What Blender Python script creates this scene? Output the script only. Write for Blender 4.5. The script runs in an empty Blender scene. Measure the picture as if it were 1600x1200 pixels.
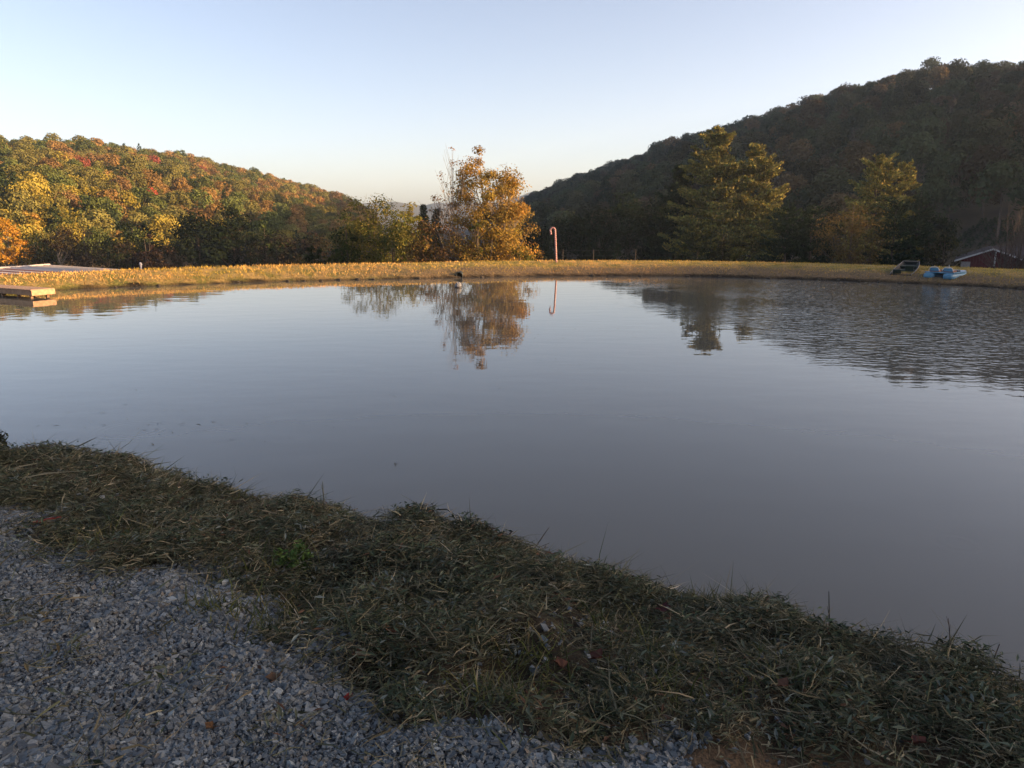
import bpy, math, random
import numpy as np

rng = np.random.default_rng(7)
random.seed(7)
S = bpy.context.scene
COL = S.collection

# ------------------------------------------------------------------ camera
F_PX, CX, CY, HORIZON, CAM_H = 1150.0, 800.0, 600.0, 345.0, 3.1
PITCH = math.atan((CY - HORIZON) / F_PX)
cam_d = bpy.data.cameras.new('camera')
cam_d.sensor_width = 36.0
cam_d.lens = 36.0 * F_PX / 1600.0
cam_d.clip_start = 0.05
cam_d.clip_end = 12000
cam = bpy.data.objects.new('camera', cam_d)
cam.location = (0, 0, CAM_H)
cam.rotation_euler = (math.pi / 2 - PITCH, 0, 0)
COL.objects.link(cam)
S.camera = cam

# ------------------------------------------------------------------ sky and sun
SUN_EL, SUN_AZ = math.radians(11.3), math.radians(98.0)      # azimuth from +Y towards +X
W = bpy.data.worlds.new('World')
S.world = W
W.use_nodes = True
wn = W.node_tree.nodes
wn.clear()
w_out = wn.new('ShaderNodeOutputWorld')
w_bg = wn.new('ShaderNodeBackground')
w_sky = wn.new('ShaderNodeTexSky')
w_sky.sky_type = 'NISHITA'
w_sky.sun_disc = False
w_sky.sun_elevation = SUN_EL
w_sky.sun_rotation = SUN_AZ
w_sky.altitude = 300
w_sky.air_density = 0.65
w_sky.dust_density = 2.3
w_sky.ozone_density = 0.0
w_bg.inputs['Strength'].default_value = 0.105
w_wb = wn.new('ShaderNodeMix'); w_wb.data_type = 'RGBA'; w_wb.blend_type = 'MULTIPLY'     # white balance of the daylight
w_wb.inputs[0].default_value = 1.0; w_wb.inputs[7].default_value = (1.07, .96, .945, 1)
W.node_tree.links.new(w_sky.outputs[0], w_wb.inputs[6])
W.node_tree.links.new(w_wb.outputs[2], w_bg.inputs[0])
W.node_tree.links.new(w_bg.outputs[0], w_out.inputs[0])

sun_d = bpy.data.lights.new('sun', 'SUN')
sun_d.energy = 5.0
sun_d.angle = math.radians(0.5)
sun_d.color = (1.0, 0.62, 0.31)
sun = bpy.data.objects.new('sun', sun_d)
sdir = (math.sin(SUN_AZ) * math.cos(SUN_EL), math.cos(SUN_AZ) * math.cos(SUN_EL), math.sin(SUN_EL))
from mathutils import Vector, Matrix
sun.rotation_euler = Vector(sdir).to_track_quat('Z', 'Y').to_euler()
sun.location = (60, 0, 60)
COL.objects.link(sun)

S.view_settings.view_transform = 'Standard'
S.view_settings.look = 'None'
S.view_settings.exposure = 1.75
S.view_settings.gamma = 1.0
S.view_settings.use_curve_mapping = False
S.render.engine = 'CYCLES'
S.cycles.use_denoising = True
S.cycles.max_bounces = 6
S.cycles.diffuse_bounces = 2
S.cycles.glossy_bounces = 3
S.cycles.transmission_bounces = 3
S.cycles.volume_bounces = 0
S.cycles.transparent_max_bounces = 6
S.cycles.use_adaptive_sampling = True

# ------------------------------------------------------------------ helpers
CP, SP = math.cos(PITCH), math.sin(PITCH)
def ray(px, py):
    px = np.asarray(px, float); py = np.asarray(py, float)
    a = (px - CX) / F_PX; b = (CY - py) / F_PX
    return np.stack([a, CP + b * SP, -SP + b * CP], -1)
def at_y(px, py, Y):
    d = ray(px, py); t = Y / d[..., 1]
    return d * t[..., None] + np.array([0, 0, CAM_H])
def at_z(px, py, z):
    d = ray(px, py); t = (z - CAM_H) / d[..., 2]
    return d * t[..., None] + np.array([0, 0, CAM_H])
def project(P):
    P = np.asarray(P, float); x = P[..., 0]; y = P[..., 1]; z = P[..., 2] - CAM_H
    d = y * CP - z * SP; u = y * SP + z * CP
    return CX + F_PX * x / d, CY - F_PX * u / d

def vnoise(x, y, seed=0):
    x = np.asarray(x, float); y = np.asarray(y, float)
    xi = np.floor(x).astype(np.int64); yi = np.floor(y).astype(np.int64)
    xf = x - xi; yf = y - yi
    u = xf * xf * (3 - 2 * xf); v = yf * yf * (3 - 2 * yf)
    def h(a, b):
        n = (a * 374761393 + b * 668265263 + seed * 974634777) & 0xFFFFFFFF
        n = ((n ^ (n >> 13)) * 1274126177) & 0xFFFFFFFF
        return ((n ^ (n >> 16)) & 0xFFFF) / 65535.0
    return (h(xi, yi) * (1 - u) + h(xi + 1, yi) * u) * (1 - v) + (h(xi, yi + 1) * (1 - u) + h(xi + 1, yi + 1) * u) * v
def fbm(x, y, seed=0, o=3):
    s = 0; a = 1; t = 0
    for i in range(o):
        s = s + a * vnoise(x * 2 ** i, y * 2 ** i, seed + i); t += a; a *= .5
    return s / t
def sstep(a, b, x):
    t = np.clip((x - a) / (b - a), 0, 1); return t * t * (3 - 2 * t)
def norm(v):
    return v / np.maximum(np.linalg.norm(v, axis=-1, keepdims=True), 1e-9)

class G:
    """collects faces; build() links them as one mesh object"""
    def __init__(s): s.V = []; s.F = []; s.M = []; s.C = []; s.n = 0
    def add(s, V, F, mat=0, col=(1, 1, 1)):
        V = np.asarray(V, float).reshape(-1, 3); F = np.asarray(F, np.int64)
        s.V.append(V); s.F.append(F + s.n); s.n += len(V)
        s.M.append(np.full(len(F), mat)); c = np.asarray(col, float)
        s.C.append(np.broadcast_to(c, (len(F), 3)) if c.ndim == 1 else c)
        return s
    def box(s, c, size, rz=0, mat=0, col=(1, 1, 1), rx=0, ry=0, taper=1.0):
        sx, sy, sz = [v / 2 for v in size]
        V = np.array([[x, y, z] for z in (-sz, sz) for y in (-sy, sy) for x in (-sx, sx)], float)
        V[4:, :2] *= taper
        R = np.array(Matrix.Rotation(rz, 3, 'Z') @ Matrix.Rotation(ry, 3, 'Y') @ Matrix.Rotation(rx, 3, 'X'))
        V = V @ R.T + np.asarray(c, float)
        return s.add(V, [[0, 2, 3, 1], [4, 5, 7, 6], [0, 1, 5, 4], [2, 6, 7, 3], [0, 4, 6, 2], [1, 3, 7, 5]], mat, col)
    def tube(s, P, R, n=6, mat=0, col=(1, 1, 1), cap=True):
        P = np.asarray(P, float); R = np.broadcast_to(np.asarray(R, float), (len(P),))
        T = norm(np.gradient(P, axis=0))
        ref = np.where(np.abs(T[:, 2:3]) > .9, [[1., 0, 0]], [[0, 0, 1.]])
        A = norm(np.cross(T, ref)); B = np.cross(T, A)
        th = np.linspace(0, 2 * np.pi, n, endpoint=False)
        V = P[:, None] + R[:, None, None] * (np.cos(th)[None, :, None] * A[:, None] + np.sin(th)[None, :, None] * B[:, None])
        k = len(P); i = np.arange(k - 1)[:, None] * n; j = np.arange(n)[None]; j2 = (j + 1) % n
        F = np.stack([i + j, i + j2, i + n + j2, i + n + j], -1).reshape(-1, 4)
        s.add(V.reshape(-1, 3), F, mat, col)
        if cap and n == 4:
            b = s.n - k * n; s.F.append(np.array([[b, b + 1, b + 2, b + 3], [s.n - 1, s.n - 2, s.n - 3, s.n - 4]])); s.M.append(np.full(2, mat)); s.C.append(np.broadcast_to(np.asarray(col, float), (2, 3)))
        elif cap:
            for q in (0, k - 1):
                ctr = s.n; s.V.append(P[q:q + 1]); s.n += 1
                b = ctr - k * n - (0 if q == 0 else 1) + q * n
                f = np.stack([np.full(n, ctr), b + np.arange(n), b + (np.arange(n) + 1) % n], -1)
                s.F.append(f); s.M.append(np.full(n, mat)); s.C.append(np.broadcast_to(np.asarray(col, float), (n, 3)))
        return s
    def build(s, name, mats, parent=None, smooth=False, loc=None):
        V = np.concatenate(s.V); nl = sum(f.size for f in s.F); nf = sum(len(f) for f in s.F)
        me = bpy.data.meshes.new(name)
        me.vertices.add(len(V)); me.vertices.foreach_set('co', V.astype(np.float32).ravel())
        me.loops.add(nl); me.loops.foreach_set('vertex_index', np.concatenate([f.ravel() for f in s.F]).astype(np.int32))
        tot = np.concatenate([np.full(len(f), f.shape[1]) for f in s.F])
        me.polygons.add(nf); me.polygons.foreach_set('loop_start', np.concatenate([[0], np.cumsum(tot)[:-1]]).astype(np.int32))
        me.polygons.foreach_set('material_index', np.concatenate(s.M).astype(np.int32))
        if smooth: me.polygons.foreach_set('use_smooth', np.ones(nf, bool))
        else: me.polygons.foreach_set('use_smooth', np.zeros(nf, bool))
        C = np.concatenate(s.C); at = me.attributes.new('col', 'FLOAT_COLOR', 'FACE')
        at.data.foreach_set('color', np.concatenate([C, np.ones((nf, 1))], 1).astype(np.float32).ravel())
        me.update(calc_edges=True); me.validate()
        for m in (mats if isinstance(mats, (list, tuple)) else [mats]): me.materials.append(m)
        return link(name, me, parent, loc)

def link(name, me, parent=None, loc=None):
    o = bpy.data.objects.new(name, me); COL.objects.link(o)
    if parent is not None: o.parent = parent
    if loc is not None: o.location = loc
    return o
def tag(o, label=None, cat=None, group=None, kind=None):
    if label: o['label'] = label
    if cat: o['category'] = cat
    if group: o['group'] = group
    if kind: o['kind'] = kind
    return o
def thing(name, label, cat, loc=(0, 0, 0), rz=0, group=None):
    o = link(name, None, None, loc); o.rotation_euler = (0, 0, rz)
    o.empty_display_size = .2
    return tag(o, label, cat, group)

# ------------------------------------------------------------------ materials
def mat_new(name):
    m = bpy.data.materials.new(name); m.use_nodes = True
    nt = m.node_tree; nt.nodes.clear()
    out = nt.nodes.new('ShaderNodeOutputMaterial')
    return m, nt, out
def N(nt, t, **kw):
    n = nt.nodes.new(t)
    for k, v in kw.items(): setattr(n, k, v)
    return n
def noise(nt, scale, detail=4, rough=.55, vec=None):
    n = N(nt, 'ShaderNodeTexNoise'); n.inputs['Scale'].default_value = scale
    n.inputs['Detail'].default_value = detail; n.inputs['Roughness'].default_value = rough
    if vec is None:
        g = N(nt, 'ShaderNodeNewGeometry'); vec = g.outputs['Position']
    nt.links.new(vec, n.inputs['Vector'])
    return n
def ramp(nt, src, stops):
    r = N(nt, 'ShaderNodeValToRGB'); e = r.color_ramp.elements
    while len(e) < len(stops): e.new(.5)
    for q, (p, c) in zip(e, stops):
        q.position = p; q.color = (*c, 1) if len(c) == 3 else c
    nt.links.new(src, r.inputs[0]); return r
def mix(nt, fac, a, b, mode='MIX'):
    m = N(nt, 'ShaderNodeMix', data_type='RGBA', blend_type=mode)
    for s_, i in ((fac, 0), (a, 6), (b, 7)):
        if isinstance(s_, (int, float)): m.inputs[i].default_value = s_
        elif isinstance(s_, tuple): m.inputs[i].default_value = (*s_, 1)
        else: nt.links.new(s_, m.inputs[i])
    return m.outputs[2]
def attr(nt, name, kind='GEOMETRY'):
    a = N(nt, 'ShaderNodeAttribute', attribute_name=name, attribute_type=kind); return a

def leaf_mat(name, tinted=False, trans=.3):
    m, nt, out = mat_new(name)
    c = attr(nt, 'col').outputs['Color']
    if tinted: c = mix(nt, 1.0, c, attr(nt, 'tint', 'INSTANCER').outputs['Color'], 'MULTIPLY')
    d = N(nt, 'ShaderNodeBsdfDiffuse'); t = N(nt, 'ShaderNodeBsdfTranslucent'); ms = N(nt, 'ShaderNodeMixShader')
    ms.inputs[0].default_value = trans
    nt.links.new(c, d.inputs[0]); nt.links.new(c, t.inputs[0])
    nt.links.new(d.outputs[0], ms.inputs[1]); nt.links.new(t.outputs[0], ms.inputs[2])
    nt.links.new(ms.outputs[0], out.inputs[0]); return m
def plain(name, color, rough=.7, var=.25, scale=8., metal=0., bump=0., spec=.4, use_col=False):
    m, nt, out = mat_new(name)
    b = N(nt, 'ShaderNodeBsdfPrincipled')
    n = noise(nt, scale, 5)
    lo = tuple(v * (1 - var) for v in color); hi = tuple(min(1, v * (1 + var)) for v in color)
    c = ramp(nt, n.outputs[0], [(.3, lo), (.7, hi)]).outputs[0]
    if use_col: c = mix(nt, 1.0, c, attr(nt, 'col').outputs['Color'], 'MULTIPLY')
    nt.links.new(c, b.inputs['Base Color'])
    b.inputs['Roughness'].default_value = rough; b.inputs['Metallic'].default_value = metal
    b.inputs['Specular IOR Level'].default_value = spec
    if bump:
        bp = N(nt, 'ShaderNodeBump'); bp.inputs['Strength'].default_value = bump; bp.inputs['Distance'].default_value = .02
        nt.links.new(noise(nt, scale * 3, 6).outputs[0], bp.inputs['Height']); nt.links.new(bp.outputs[0], b.inputs['Normal'])
    nt.links.new(b.outputs[0], out.inputs[0]); return m

M_LEAF = leaf_mat('leaf')
M_HILLLEAF = leaf_mat('hill_leaf', True, .12)
M_NEEDLE = leaf_mat('needles', trans=.06)
M_BARK = plain('bark', (.085, .065, .05), .9, .35, 6, bump=.6)
M_PALEBARK = plain('pale_bark', (.22, .19, .16), .85, .35, 5, bump=.4)
M_STRAW = leaf_mat('cut_blades', trans=.15)

# ------------------------------------------------------------------ pond outline (water at z = 0)
near_px = [(0, 690), (70, 688), (160, 712), (250, 748), (330, 760), (400, 768), (500, 784), (600, 800), (700, 816), (760, 836), (830, 856),
           (900, 878), (960, 890), (1060, 914), (1100, 922), (1200, 952), (1300, 966), (1400, 1006), (1500, 1040), (1600, 1086)]
LIP = .86
near_lip = at_z([p[0] for p in near_px], [p[1] for p in near_px], LIP)[:, :2]
far_px = [(1600, 452), (1530, 447.5), (1440, 443.5), (1340, 440), (1250, 436.5), (1200, 434.8), (1100, 432.3), (1000, 431), (900, 431), (800, 432.2), (700, 434.3),
          (560, 437), (500, 438.5), (400, 440.7), (280, 445), (180, 449), (84, 453.5), (0, 458)]
far_w = at_z([p[0] for p in far_px], [p[1] for p in far_px], 0.0)[:, :2]
near_w = near_lip + norm(np.gradient(near_lip, axis=0))[:, ::-1] * np.array([-1, 1]) * .85   # waterline lies outside the lip
OUT = np.concatenate([near_w, [(6.4, 2.6), (10, 1.4), (15, 1.2), (20, 4), (24.5, 10), (26.5, 18), (26, 27)], far_w,
                      [(-24.5, 27), (-25, 20), (-21, 13.5), (-13, 10.2)]])
def resample(P, step):
    Q = np.vstack([P, P[:1]]); out = []
    for a, b in zip(Q[:-1], Q[1:]):
        k = max(1, int(np.linalg.norm(b - a) / step))
        out.append(a + (b - a) * (np.arange(k)[:, None] / k))
    return np.concatenate(out)
OUT = resample(OUT, .8)
for _ in range(2): OUT = (np.roll(OUT, 1, 0) + 2 * OUT + np.roll(OUT, -1, 0)) / 4
_t = np.arange(len(OUT))
OUT = OUT + np.stack([fbm(_t * .55, _t * 0 + 3.3, 11) - .5, fbm(_t * .55, _t * 0 + 9.1, 12) - .5], -1) * .22
def sdist(x, y):
    """signed distance to the waterline, positive on land"""
    x = np.asarray(x, float).ravel(); y = np.asarray(y, float).ravel()
    best = np.full(len(x), 1e9); ins = np.zeros(len(x), bool)
    A = OUT; B = np.roll(OUT, -1, 0)
    for a, b in zip(A, B):
        d = b - a; t = np.clip(((x - a[0]) * d[0] + (y - a[1]) * d[1]) / (d @ d), 0, 1)
        best = np.minimum(best, (x - a[0] - t * d[0]) ** 2 + (y - a[1] - t * d[1]) ** 2)
        if a[1] != b[1]:
            c = (a[1] > y) != (b[1] > y)
            ins ^= c & (x < d[0] * (y - a[1]) / d[1] + a[0])
    return np.where(ins, -1, 1) * np.sqrt(best)

# ------------------------------------------------------------------ terrain heights
def az_px(px): return math.degrees(math.atan((px - CX) / F_PX))
TREE_H = 8.5
hill_cp = []
def hp(px, r0, r1, y):
    th = TREE_H if px < 800 else TREE_H + 1.0
    a = az_px(px); Y = r1 * math.cos(math.radians(a))
    hill_cp.append((a, r0, r1, float(at_y(px, y, Y)[2]) - th))
for a in [(-700, 140, 330, 200), (-300, 140, 350, 200), (0, 150, 390, 208), (100, 150, 405, 213), (200, 160, 425, 219), (300, 170, 450, 237), (400, 180, 485, 264),
          (450, 185, 505, 279), (500, 190, 535, 294), (540, 195, 560, 306), (600, 200, 600, 335), (640, 200, 620, 352), (700, 200, 640, 372), (770, 200, 660, 360), (830, 190, 690, 308), (900, 180, 650, 278),
          (960, 175, 620, 257), (1000, 170, 600, 242), (1050, 170, 570, 219), (1100, 165, 550, 206), (1200, 165, 500, 177), (1260, 160, 470, 154),
          (1330, 155, 440, 130), (1400, 150, 420, 114), (1480, 145, 395, 104), (1560, 140, 375, 101), (1600, 140, 362, 96)]: hp(*a)
# the ridge goes on to the east, out of the frame, saddle and heights shaped to cast the shade
for X, Y, h in [(216, 228, 66), (236, 180, 68), (248, 140, 68), (254, 112, 66), (258, 85, 54), (262, 63, 50.5), (268, 45, 50.5), (275, 20, 50), (280, 5, 56.3), (284, -10, 57), (287, -25, 62), (289, -33, 70), (292, -60, 72), (300, -140, 60), (280, -300, 40)]:
    hill_cp.append((math.degrees(math.atan2(X, Y)), 205, math.hypot(X, Y), h))
hill_cp.insert(0, (-180, 150, 420, 14)); hill_cp.insert(1, (-120, 150, 380, 25)); hill_cp.append((180, 150, 420, 14))
HC = np.array(sorted(hill_cp))
def hill_at(az):
    return [np.interp(az, HC[:, 0], HC[:, k]) for k in (1, 2, 3)]
def valley(x, y): return np.interp(np.degrees(np.arctan2(x, y)), [-90, 2, 12, 90], [-7, -7, -3.2, -3.2]) + .5 * (fbm(x * .02, y * .02, 5) - .5)
def zfun(x, y, sd=None):
    x = np.asarray(x, float); y = np.asarray(y, float); shp = x.shape
    x = x.ravel(); y = y.ravel()
    r = np.hypot(x, y); az = np.degrees(np.arctan2(x, y))
    if sd is None:
        sd = np.full(len(x), 100.); k = r < 110
        if k.any(): sd[k] = sdist(x[k], y[k])
    # near shore (camera side) and dam (far side)
    wn_ = sstep(16, 7, y + .35 * np.abs(x))
    zn = np.interp(sd, [0, .25, .85, 1.2, 2.6, 5, 8, 30, 80], [-.02, .28, .80, .90, 1.12, 1.38, 1.5, 1.7, 1.2])
    zn = zn + (fbm(x * 1.3, y * 1.3, 21, 3) - .5) * .24 * sstep(.3, 1.0, sd) * sstep(4.2, 1.6, sd) + (fbm(x * 3.4, y * 3.4, 24, 2) - .5) * .16 * sstep(.5, 1.1, sd) * sstep(5.2, 2.4, sd + 1.2 * (x < -2)) + (fbm(x * .6, y * .6, 22, 2) - .5) * .05 * sstep(.4, 2, sd)
    cw = np.interp(x, [-40, -25, -8, 0, 12, 26, 40], [3.0, 3.2, 4.8, 5.4, 5.4, 5.6, 6])
    zf = np.interp(sd / cw, [0, .015, .04, .25, .6, .9, 1.0, 1.12, 1.9, 4], [-.03, .06, .15, .36, .52, .60, .60, .5, -2.4, -4.5])
    zf = zf + (fbm(x * .9, y * .9, 23, 3) - .5) * .16 * sstep(.2, .8, sd) * sstep(1.1, .5, sd / cw)
    z = zn * wn_ + zf * (1 - wn_)
    z = np.where(sd < 0, np.maximum(-1.4, -.03 + sd * .45), z)
    # valley, hills
    r0, r1, H = hill_at(az)
    zv = valley(x, y)
    s = np.clip((r - r0) / (r1 - r0), 0, 1)
    prof = .62 * s + .38 * np.sin(np.pi / 2 * s)
    zh = zv + (H - zv) * prof + (fbm(x * .018, y * .018, 31, 3) - .5) * 9 * sstep(0, .25, s) * sstep(1.0, .8, s)
    past = np.maximum(0, r - r1)
    zh = zh - (zh - zv) * sstep(0, 420, past)
    farH = np.interp(az, [-60, -14, -9, -5.5, -2, 1.5, 4, 8, 60], [150, 75, 66, 67, 72, 98, 103, 110, 150]) * (1 + .45 * (fbm(az * .45, az * 0, 41, 5) - .5))
    zfar = farH * sstep(1500, 2500, r)
    zout = np.maximum(zh, zfar + zv)
    w = sstep(58, 100, r)
    back = sstep(-2, -30, y) * (1 - sstep(60, 120, r))
    z = z * (1 - w) + zout * w + back * .8
    return z.reshape(shp)

# polar sheet: fine near the lens, coarse far off
azs = np.concatenate([np.arange(-180, -44, 3), np.arange(-44, 44, .22), np.arange(44, 180, 3)])
rs = np.concatenate([[.25], np.arange(.6, 12, .07), np.arange(12, 28, .5), np.arange(28, 50, .17), np.arange(50, 72, .4), 72 * 1.035 ** np.arange(0, 113)])
AZ, RR = np.meshgrid(np.radians(azs), rs, indexing='ij')
GX, GY = RR * np.sin(AZ), RR * np.cos(AZ)
gsd = np.full(GX.size, 100.); kk = (RR.ravel() < 110)
gsd[kk] = sdist(GX.ravel()[kk], GY.ravel()[kk])
GZ = zfun(GX, GY, gsd)
gsd = gsd.reshape(GX.shape)
na, nr = GX.shape
ii = np.arange(na)[:, None]; jj = np.arange(nr - 1)[None]; i2 = (ii + 1) % na
FQ = np.stack([ii * nr + jj, i2 * nr + jj, i2 * nr + jj + 1, ii * nr + jj + 1], -1).reshape(-1, 4)[:, ::-1]
r0g, r1g, Hg = hill_at(np.degrees(AZ))
sg = (RR - r0g) / (r1g - r0g)
zone = np.where(RR > 1150, 3, np.where(sg > .0, 2, np.where((RR > 22) & (GY > 20), 1, 0)))
FZ = zone.ravel()[FQ].min(1)
GV = np.stack([GX, GY, GZ], -1).reshape(-1, 3)

# image-space study of where gravel ends, turned into a world polygon (z about .58)
gp = [(-500, 770), (0, 800), (60, 812), (80, 858), (150, 882), (250, 884), (310, 866), (400, 895), (415, 985), (460, 1010), (520, 1008), (560, 1056), (640, 1100),
      (700, 1108), (800, 1098), (870, 1128), (950, 1150), (1050, 1160), (1110, 1205), (1250, 1500), (1000, 2600), (-900, 2600), (-1200, 900)]
def on_ground(px, py, z0=1.2):
    z = np.full(np.shape(px), z0, float)
    for _ in range(8):
        P = at_z(np.asarray(px, float), np.asarray(py, float), z); z = .5 * z + .5 * np.clip(zfun(P[..., 0], P[..., 1]), 0, 2.2)
    P[..., 2] = zfun(P[..., 0], P[..., 1]); return P
GPOLY = on_ground([p[0] for p in gp], [p[1] for p in gp])[:, :2]
def poly_sd(P, x, y):
    best = np.full(len(x), 1e9); ins = np.zeros(len(x), bool)
    for a, b in zip(P, np.roll(P, -1, 0)):
        d = b - a; t = np.clip(((x - a[0]) * d[0] + (y - a[1]) * d[1]) / (d @ d), 0, 1)
        best = np.minimum(best, (x - a[0] - t * d[0]) ** 2 + (y - a[1] - t * d[1]) ** 2)
        if a[1] != b[1]:
            c = (a[1] > y) != (b[1] > y); ins ^= c & (x < d[0] * (y - a[1]) / d[1] + a[0])
    return np.where(ins, -1, 1) * np.sqrt(best)
def gravel_mask(x, y):
    d = poly_sd(GPOLY, x, y) + (fbm(x * 3.1, y * 3.1, 51, 3) - .5) * .8
    return sstep(.10, -.10, d)
g_gr = np.zeros(len(GV)); k = RR.ravel() < 14
g_gr[k] = gravel_mask(GV[k, 0], GV[k, 1])

DPOLY = on_ground(*zip(*[(925, 1152), (1040, 1146), (1120, 1150), (1180, 1172), (1320, 1188), (1520, 1196), (1700, 1260), (1250, 1500), (1060, 1300), (1000, 1200)]))[:, :2]
def dirt_mask(x, y): return sstep(.16, -.12, poly_sd(DPOLY, x, y) + (fbm(x * 4, y * 4, 53, 2) - .5) * .3)
g_bare = np.zeros(len(GV)); g_bare[k] = dirt_mask(GV[k, 0], GV[k, 1])
def ground_mat():
    m, nt, out = mat_new('ground_soil')
    b = N(nt, 'ShaderNodeBsdfPrincipled'); b.inputs['Roughness'].default_value = .95; b.inputs['Specular IOR Level'].default_value = .15
    n1 = noise(nt, 5, 6); n2 = noise(nt, 60, 4); n3 = noise(nt, .05, 3)
    soil = ramp(nt, n1.outputs[0], [(.3, (.020, .016, .010)), (.55, (.034, .026, .016)), (.75, (.06, .044, .027))]).outputs[0]
    grav = ramp(nt, n2.outputs[0], [(.3, (.022, .023, .027)), (.7, (.075, .078, .086))]).outputs[0]
    near = mix(nt, attr(nt, 'gravel').outputs['Fac'], soil, grav)
    bare = ramp(nt, n2.outputs[0], [(.3, (.06, .042, .026)), (.7, (.15, .105, .066))]).outputs[0]
    near = mix(nt, attr(nt, 'bare').outputs['Fac'], near, bare)
    nt.links.new(near, b.inputs['Base Color'])
    bp = N(nt, 'ShaderNodeBump'); bp.inputs['Strength'].default_value = .7; bp.inputs['Distance'].default_value = .02
    nt.links.new(n2.outputs[0], bp.inputs['Height']); nt.links.new(bp.outputs[0], b.inputs['Normal'])
    nt.links.new(b.outputs[0], out.inputs[0]); return m
def bank_mat():
    m, nt, out = mat_new('bank_turf')
    b = N(nt, 'ShaderNodeBsdfPrincipled'); b.inputs['Roughness'].default_value = .95; b.inputs['Specular IOR Level'].default_value = .1
    n1 = noise(nt, 1.3, 6, .65); n2 = noise(nt, 9, 5, .7); n3 = noise(nt, .16, 3)
    turf = ramp(nt, n2.outputs[0], [(.3, (.16, .12, .045)), (.5, (.34, .24, .09)), (.72, (.46, .32, .14))]).outputs[0]
    green = ramp(nt, n2.outputs[0], [(.3, (.07, .08, .02)), (.7, (.24, .22, .06))]).outputs[0]
    c = mix(nt, ramp(nt, n1.outputs[0], [(.42, (0, 0, 0)), (.6, (1, 1, 1))]).outputs[0], turf, green)
    dirt = ramp(nt, n2.outputs[0], [(.3, (.06, .04, .025)), (.7, (.21, .15, .10))]).outputs[0]
    c = mix(nt, attr(nt, 'dirt').outputs['Fac'], c, dirt)
    mud = ramp(nt, n2.outputs[0], [(.3, (.012, .010, .008)), (.7, (.035, .028, .02))]).outputs[0]
    c = mix(nt, attr(nt, 'wet_dark').outputs['Fac'], c, mud)
    nt.links.new(c, b.inputs['Base Color'])
    bp = N(nt, 'ShaderNodeBump'); bp.inputs['Strength'].default_value = 1; bp.inputs['Distance'].default_value = .12
    nt.links.new(n2.outputs[0], bp.inputs['Height']); nt.links.new(bp.outputs[0], b.inputs['Normal'])
    nt.links.new(b.outputs[0], out.inputs[0]); return m
M_GROUND, M_BANK = ground_mat(), bank_mat()
M_HILL = plain('forest_floor', (.055, .042, .022), .95, .5, .12)
M_FAR = plain('distant_forest', (.05, .045, .025), .95, .5, .01)

def terrain_part(name, sel, mat):
    F = FQ[sel]; used, inv = np.unique(F, return_inverse=True)
    g = G().add(GV[used], inv.reshape(F.shape))
    o = g.build(name, mat, smooth=True); me = o.data
    for an, arr in (('gravel', g_gr), ('bare', g_bare), ('dirt', g_dirt), ('wet_dark', g_wet_dark)):
        a = me.attributes.new(an, 'FLOAT', 'POINT'); a.data.foreach_set('value', arr[used].astype(np.float32))
    return tag(o, kind='structure')
sdv = gsd.ravel()
g_dirt = sstep(3.6, 1.2, sdv + 2.2 * (fbm(GV[:, 0] * .4, GV[:, 1] * .4, 61, 3) - .5)) * sstep(-14, -2, GV[:, 0]) * .85
g_wet_dark = sstep(.22, .06, sdv + .25 * (fbm(GV[:, 0] * 1.2, GV[:, 1] * 1.2, 62, 2) - .5))
g_wet_dark = np.maximum(g_wet_dark, sstep(7, 10, sdv) * .85 * (GV[:, 1] > 20))  # valley floor past the dam takes the same mud tone, standing for brush
terrain_part('ground', FZ == 0, M_GROUND)
terrain_part('embankment', FZ == 1, M_BANK)
terrain_part('hills', FZ == 2, M_HILL)
terrain_part('distant_hills', FZ == 3, M_FAR)
tri = G().add(np.concatenate([GV[::nr], [[0, 0, zfun(0., 0.).item()]]]), np.stack([np.full(na, na), np.arange(na), (np.arange(na) + 1) % na], -1)[:, [0, 2, 1]])
o = tri.build('ground', M_GROUND, smooth=True); tag(o, kind='structure')

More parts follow.
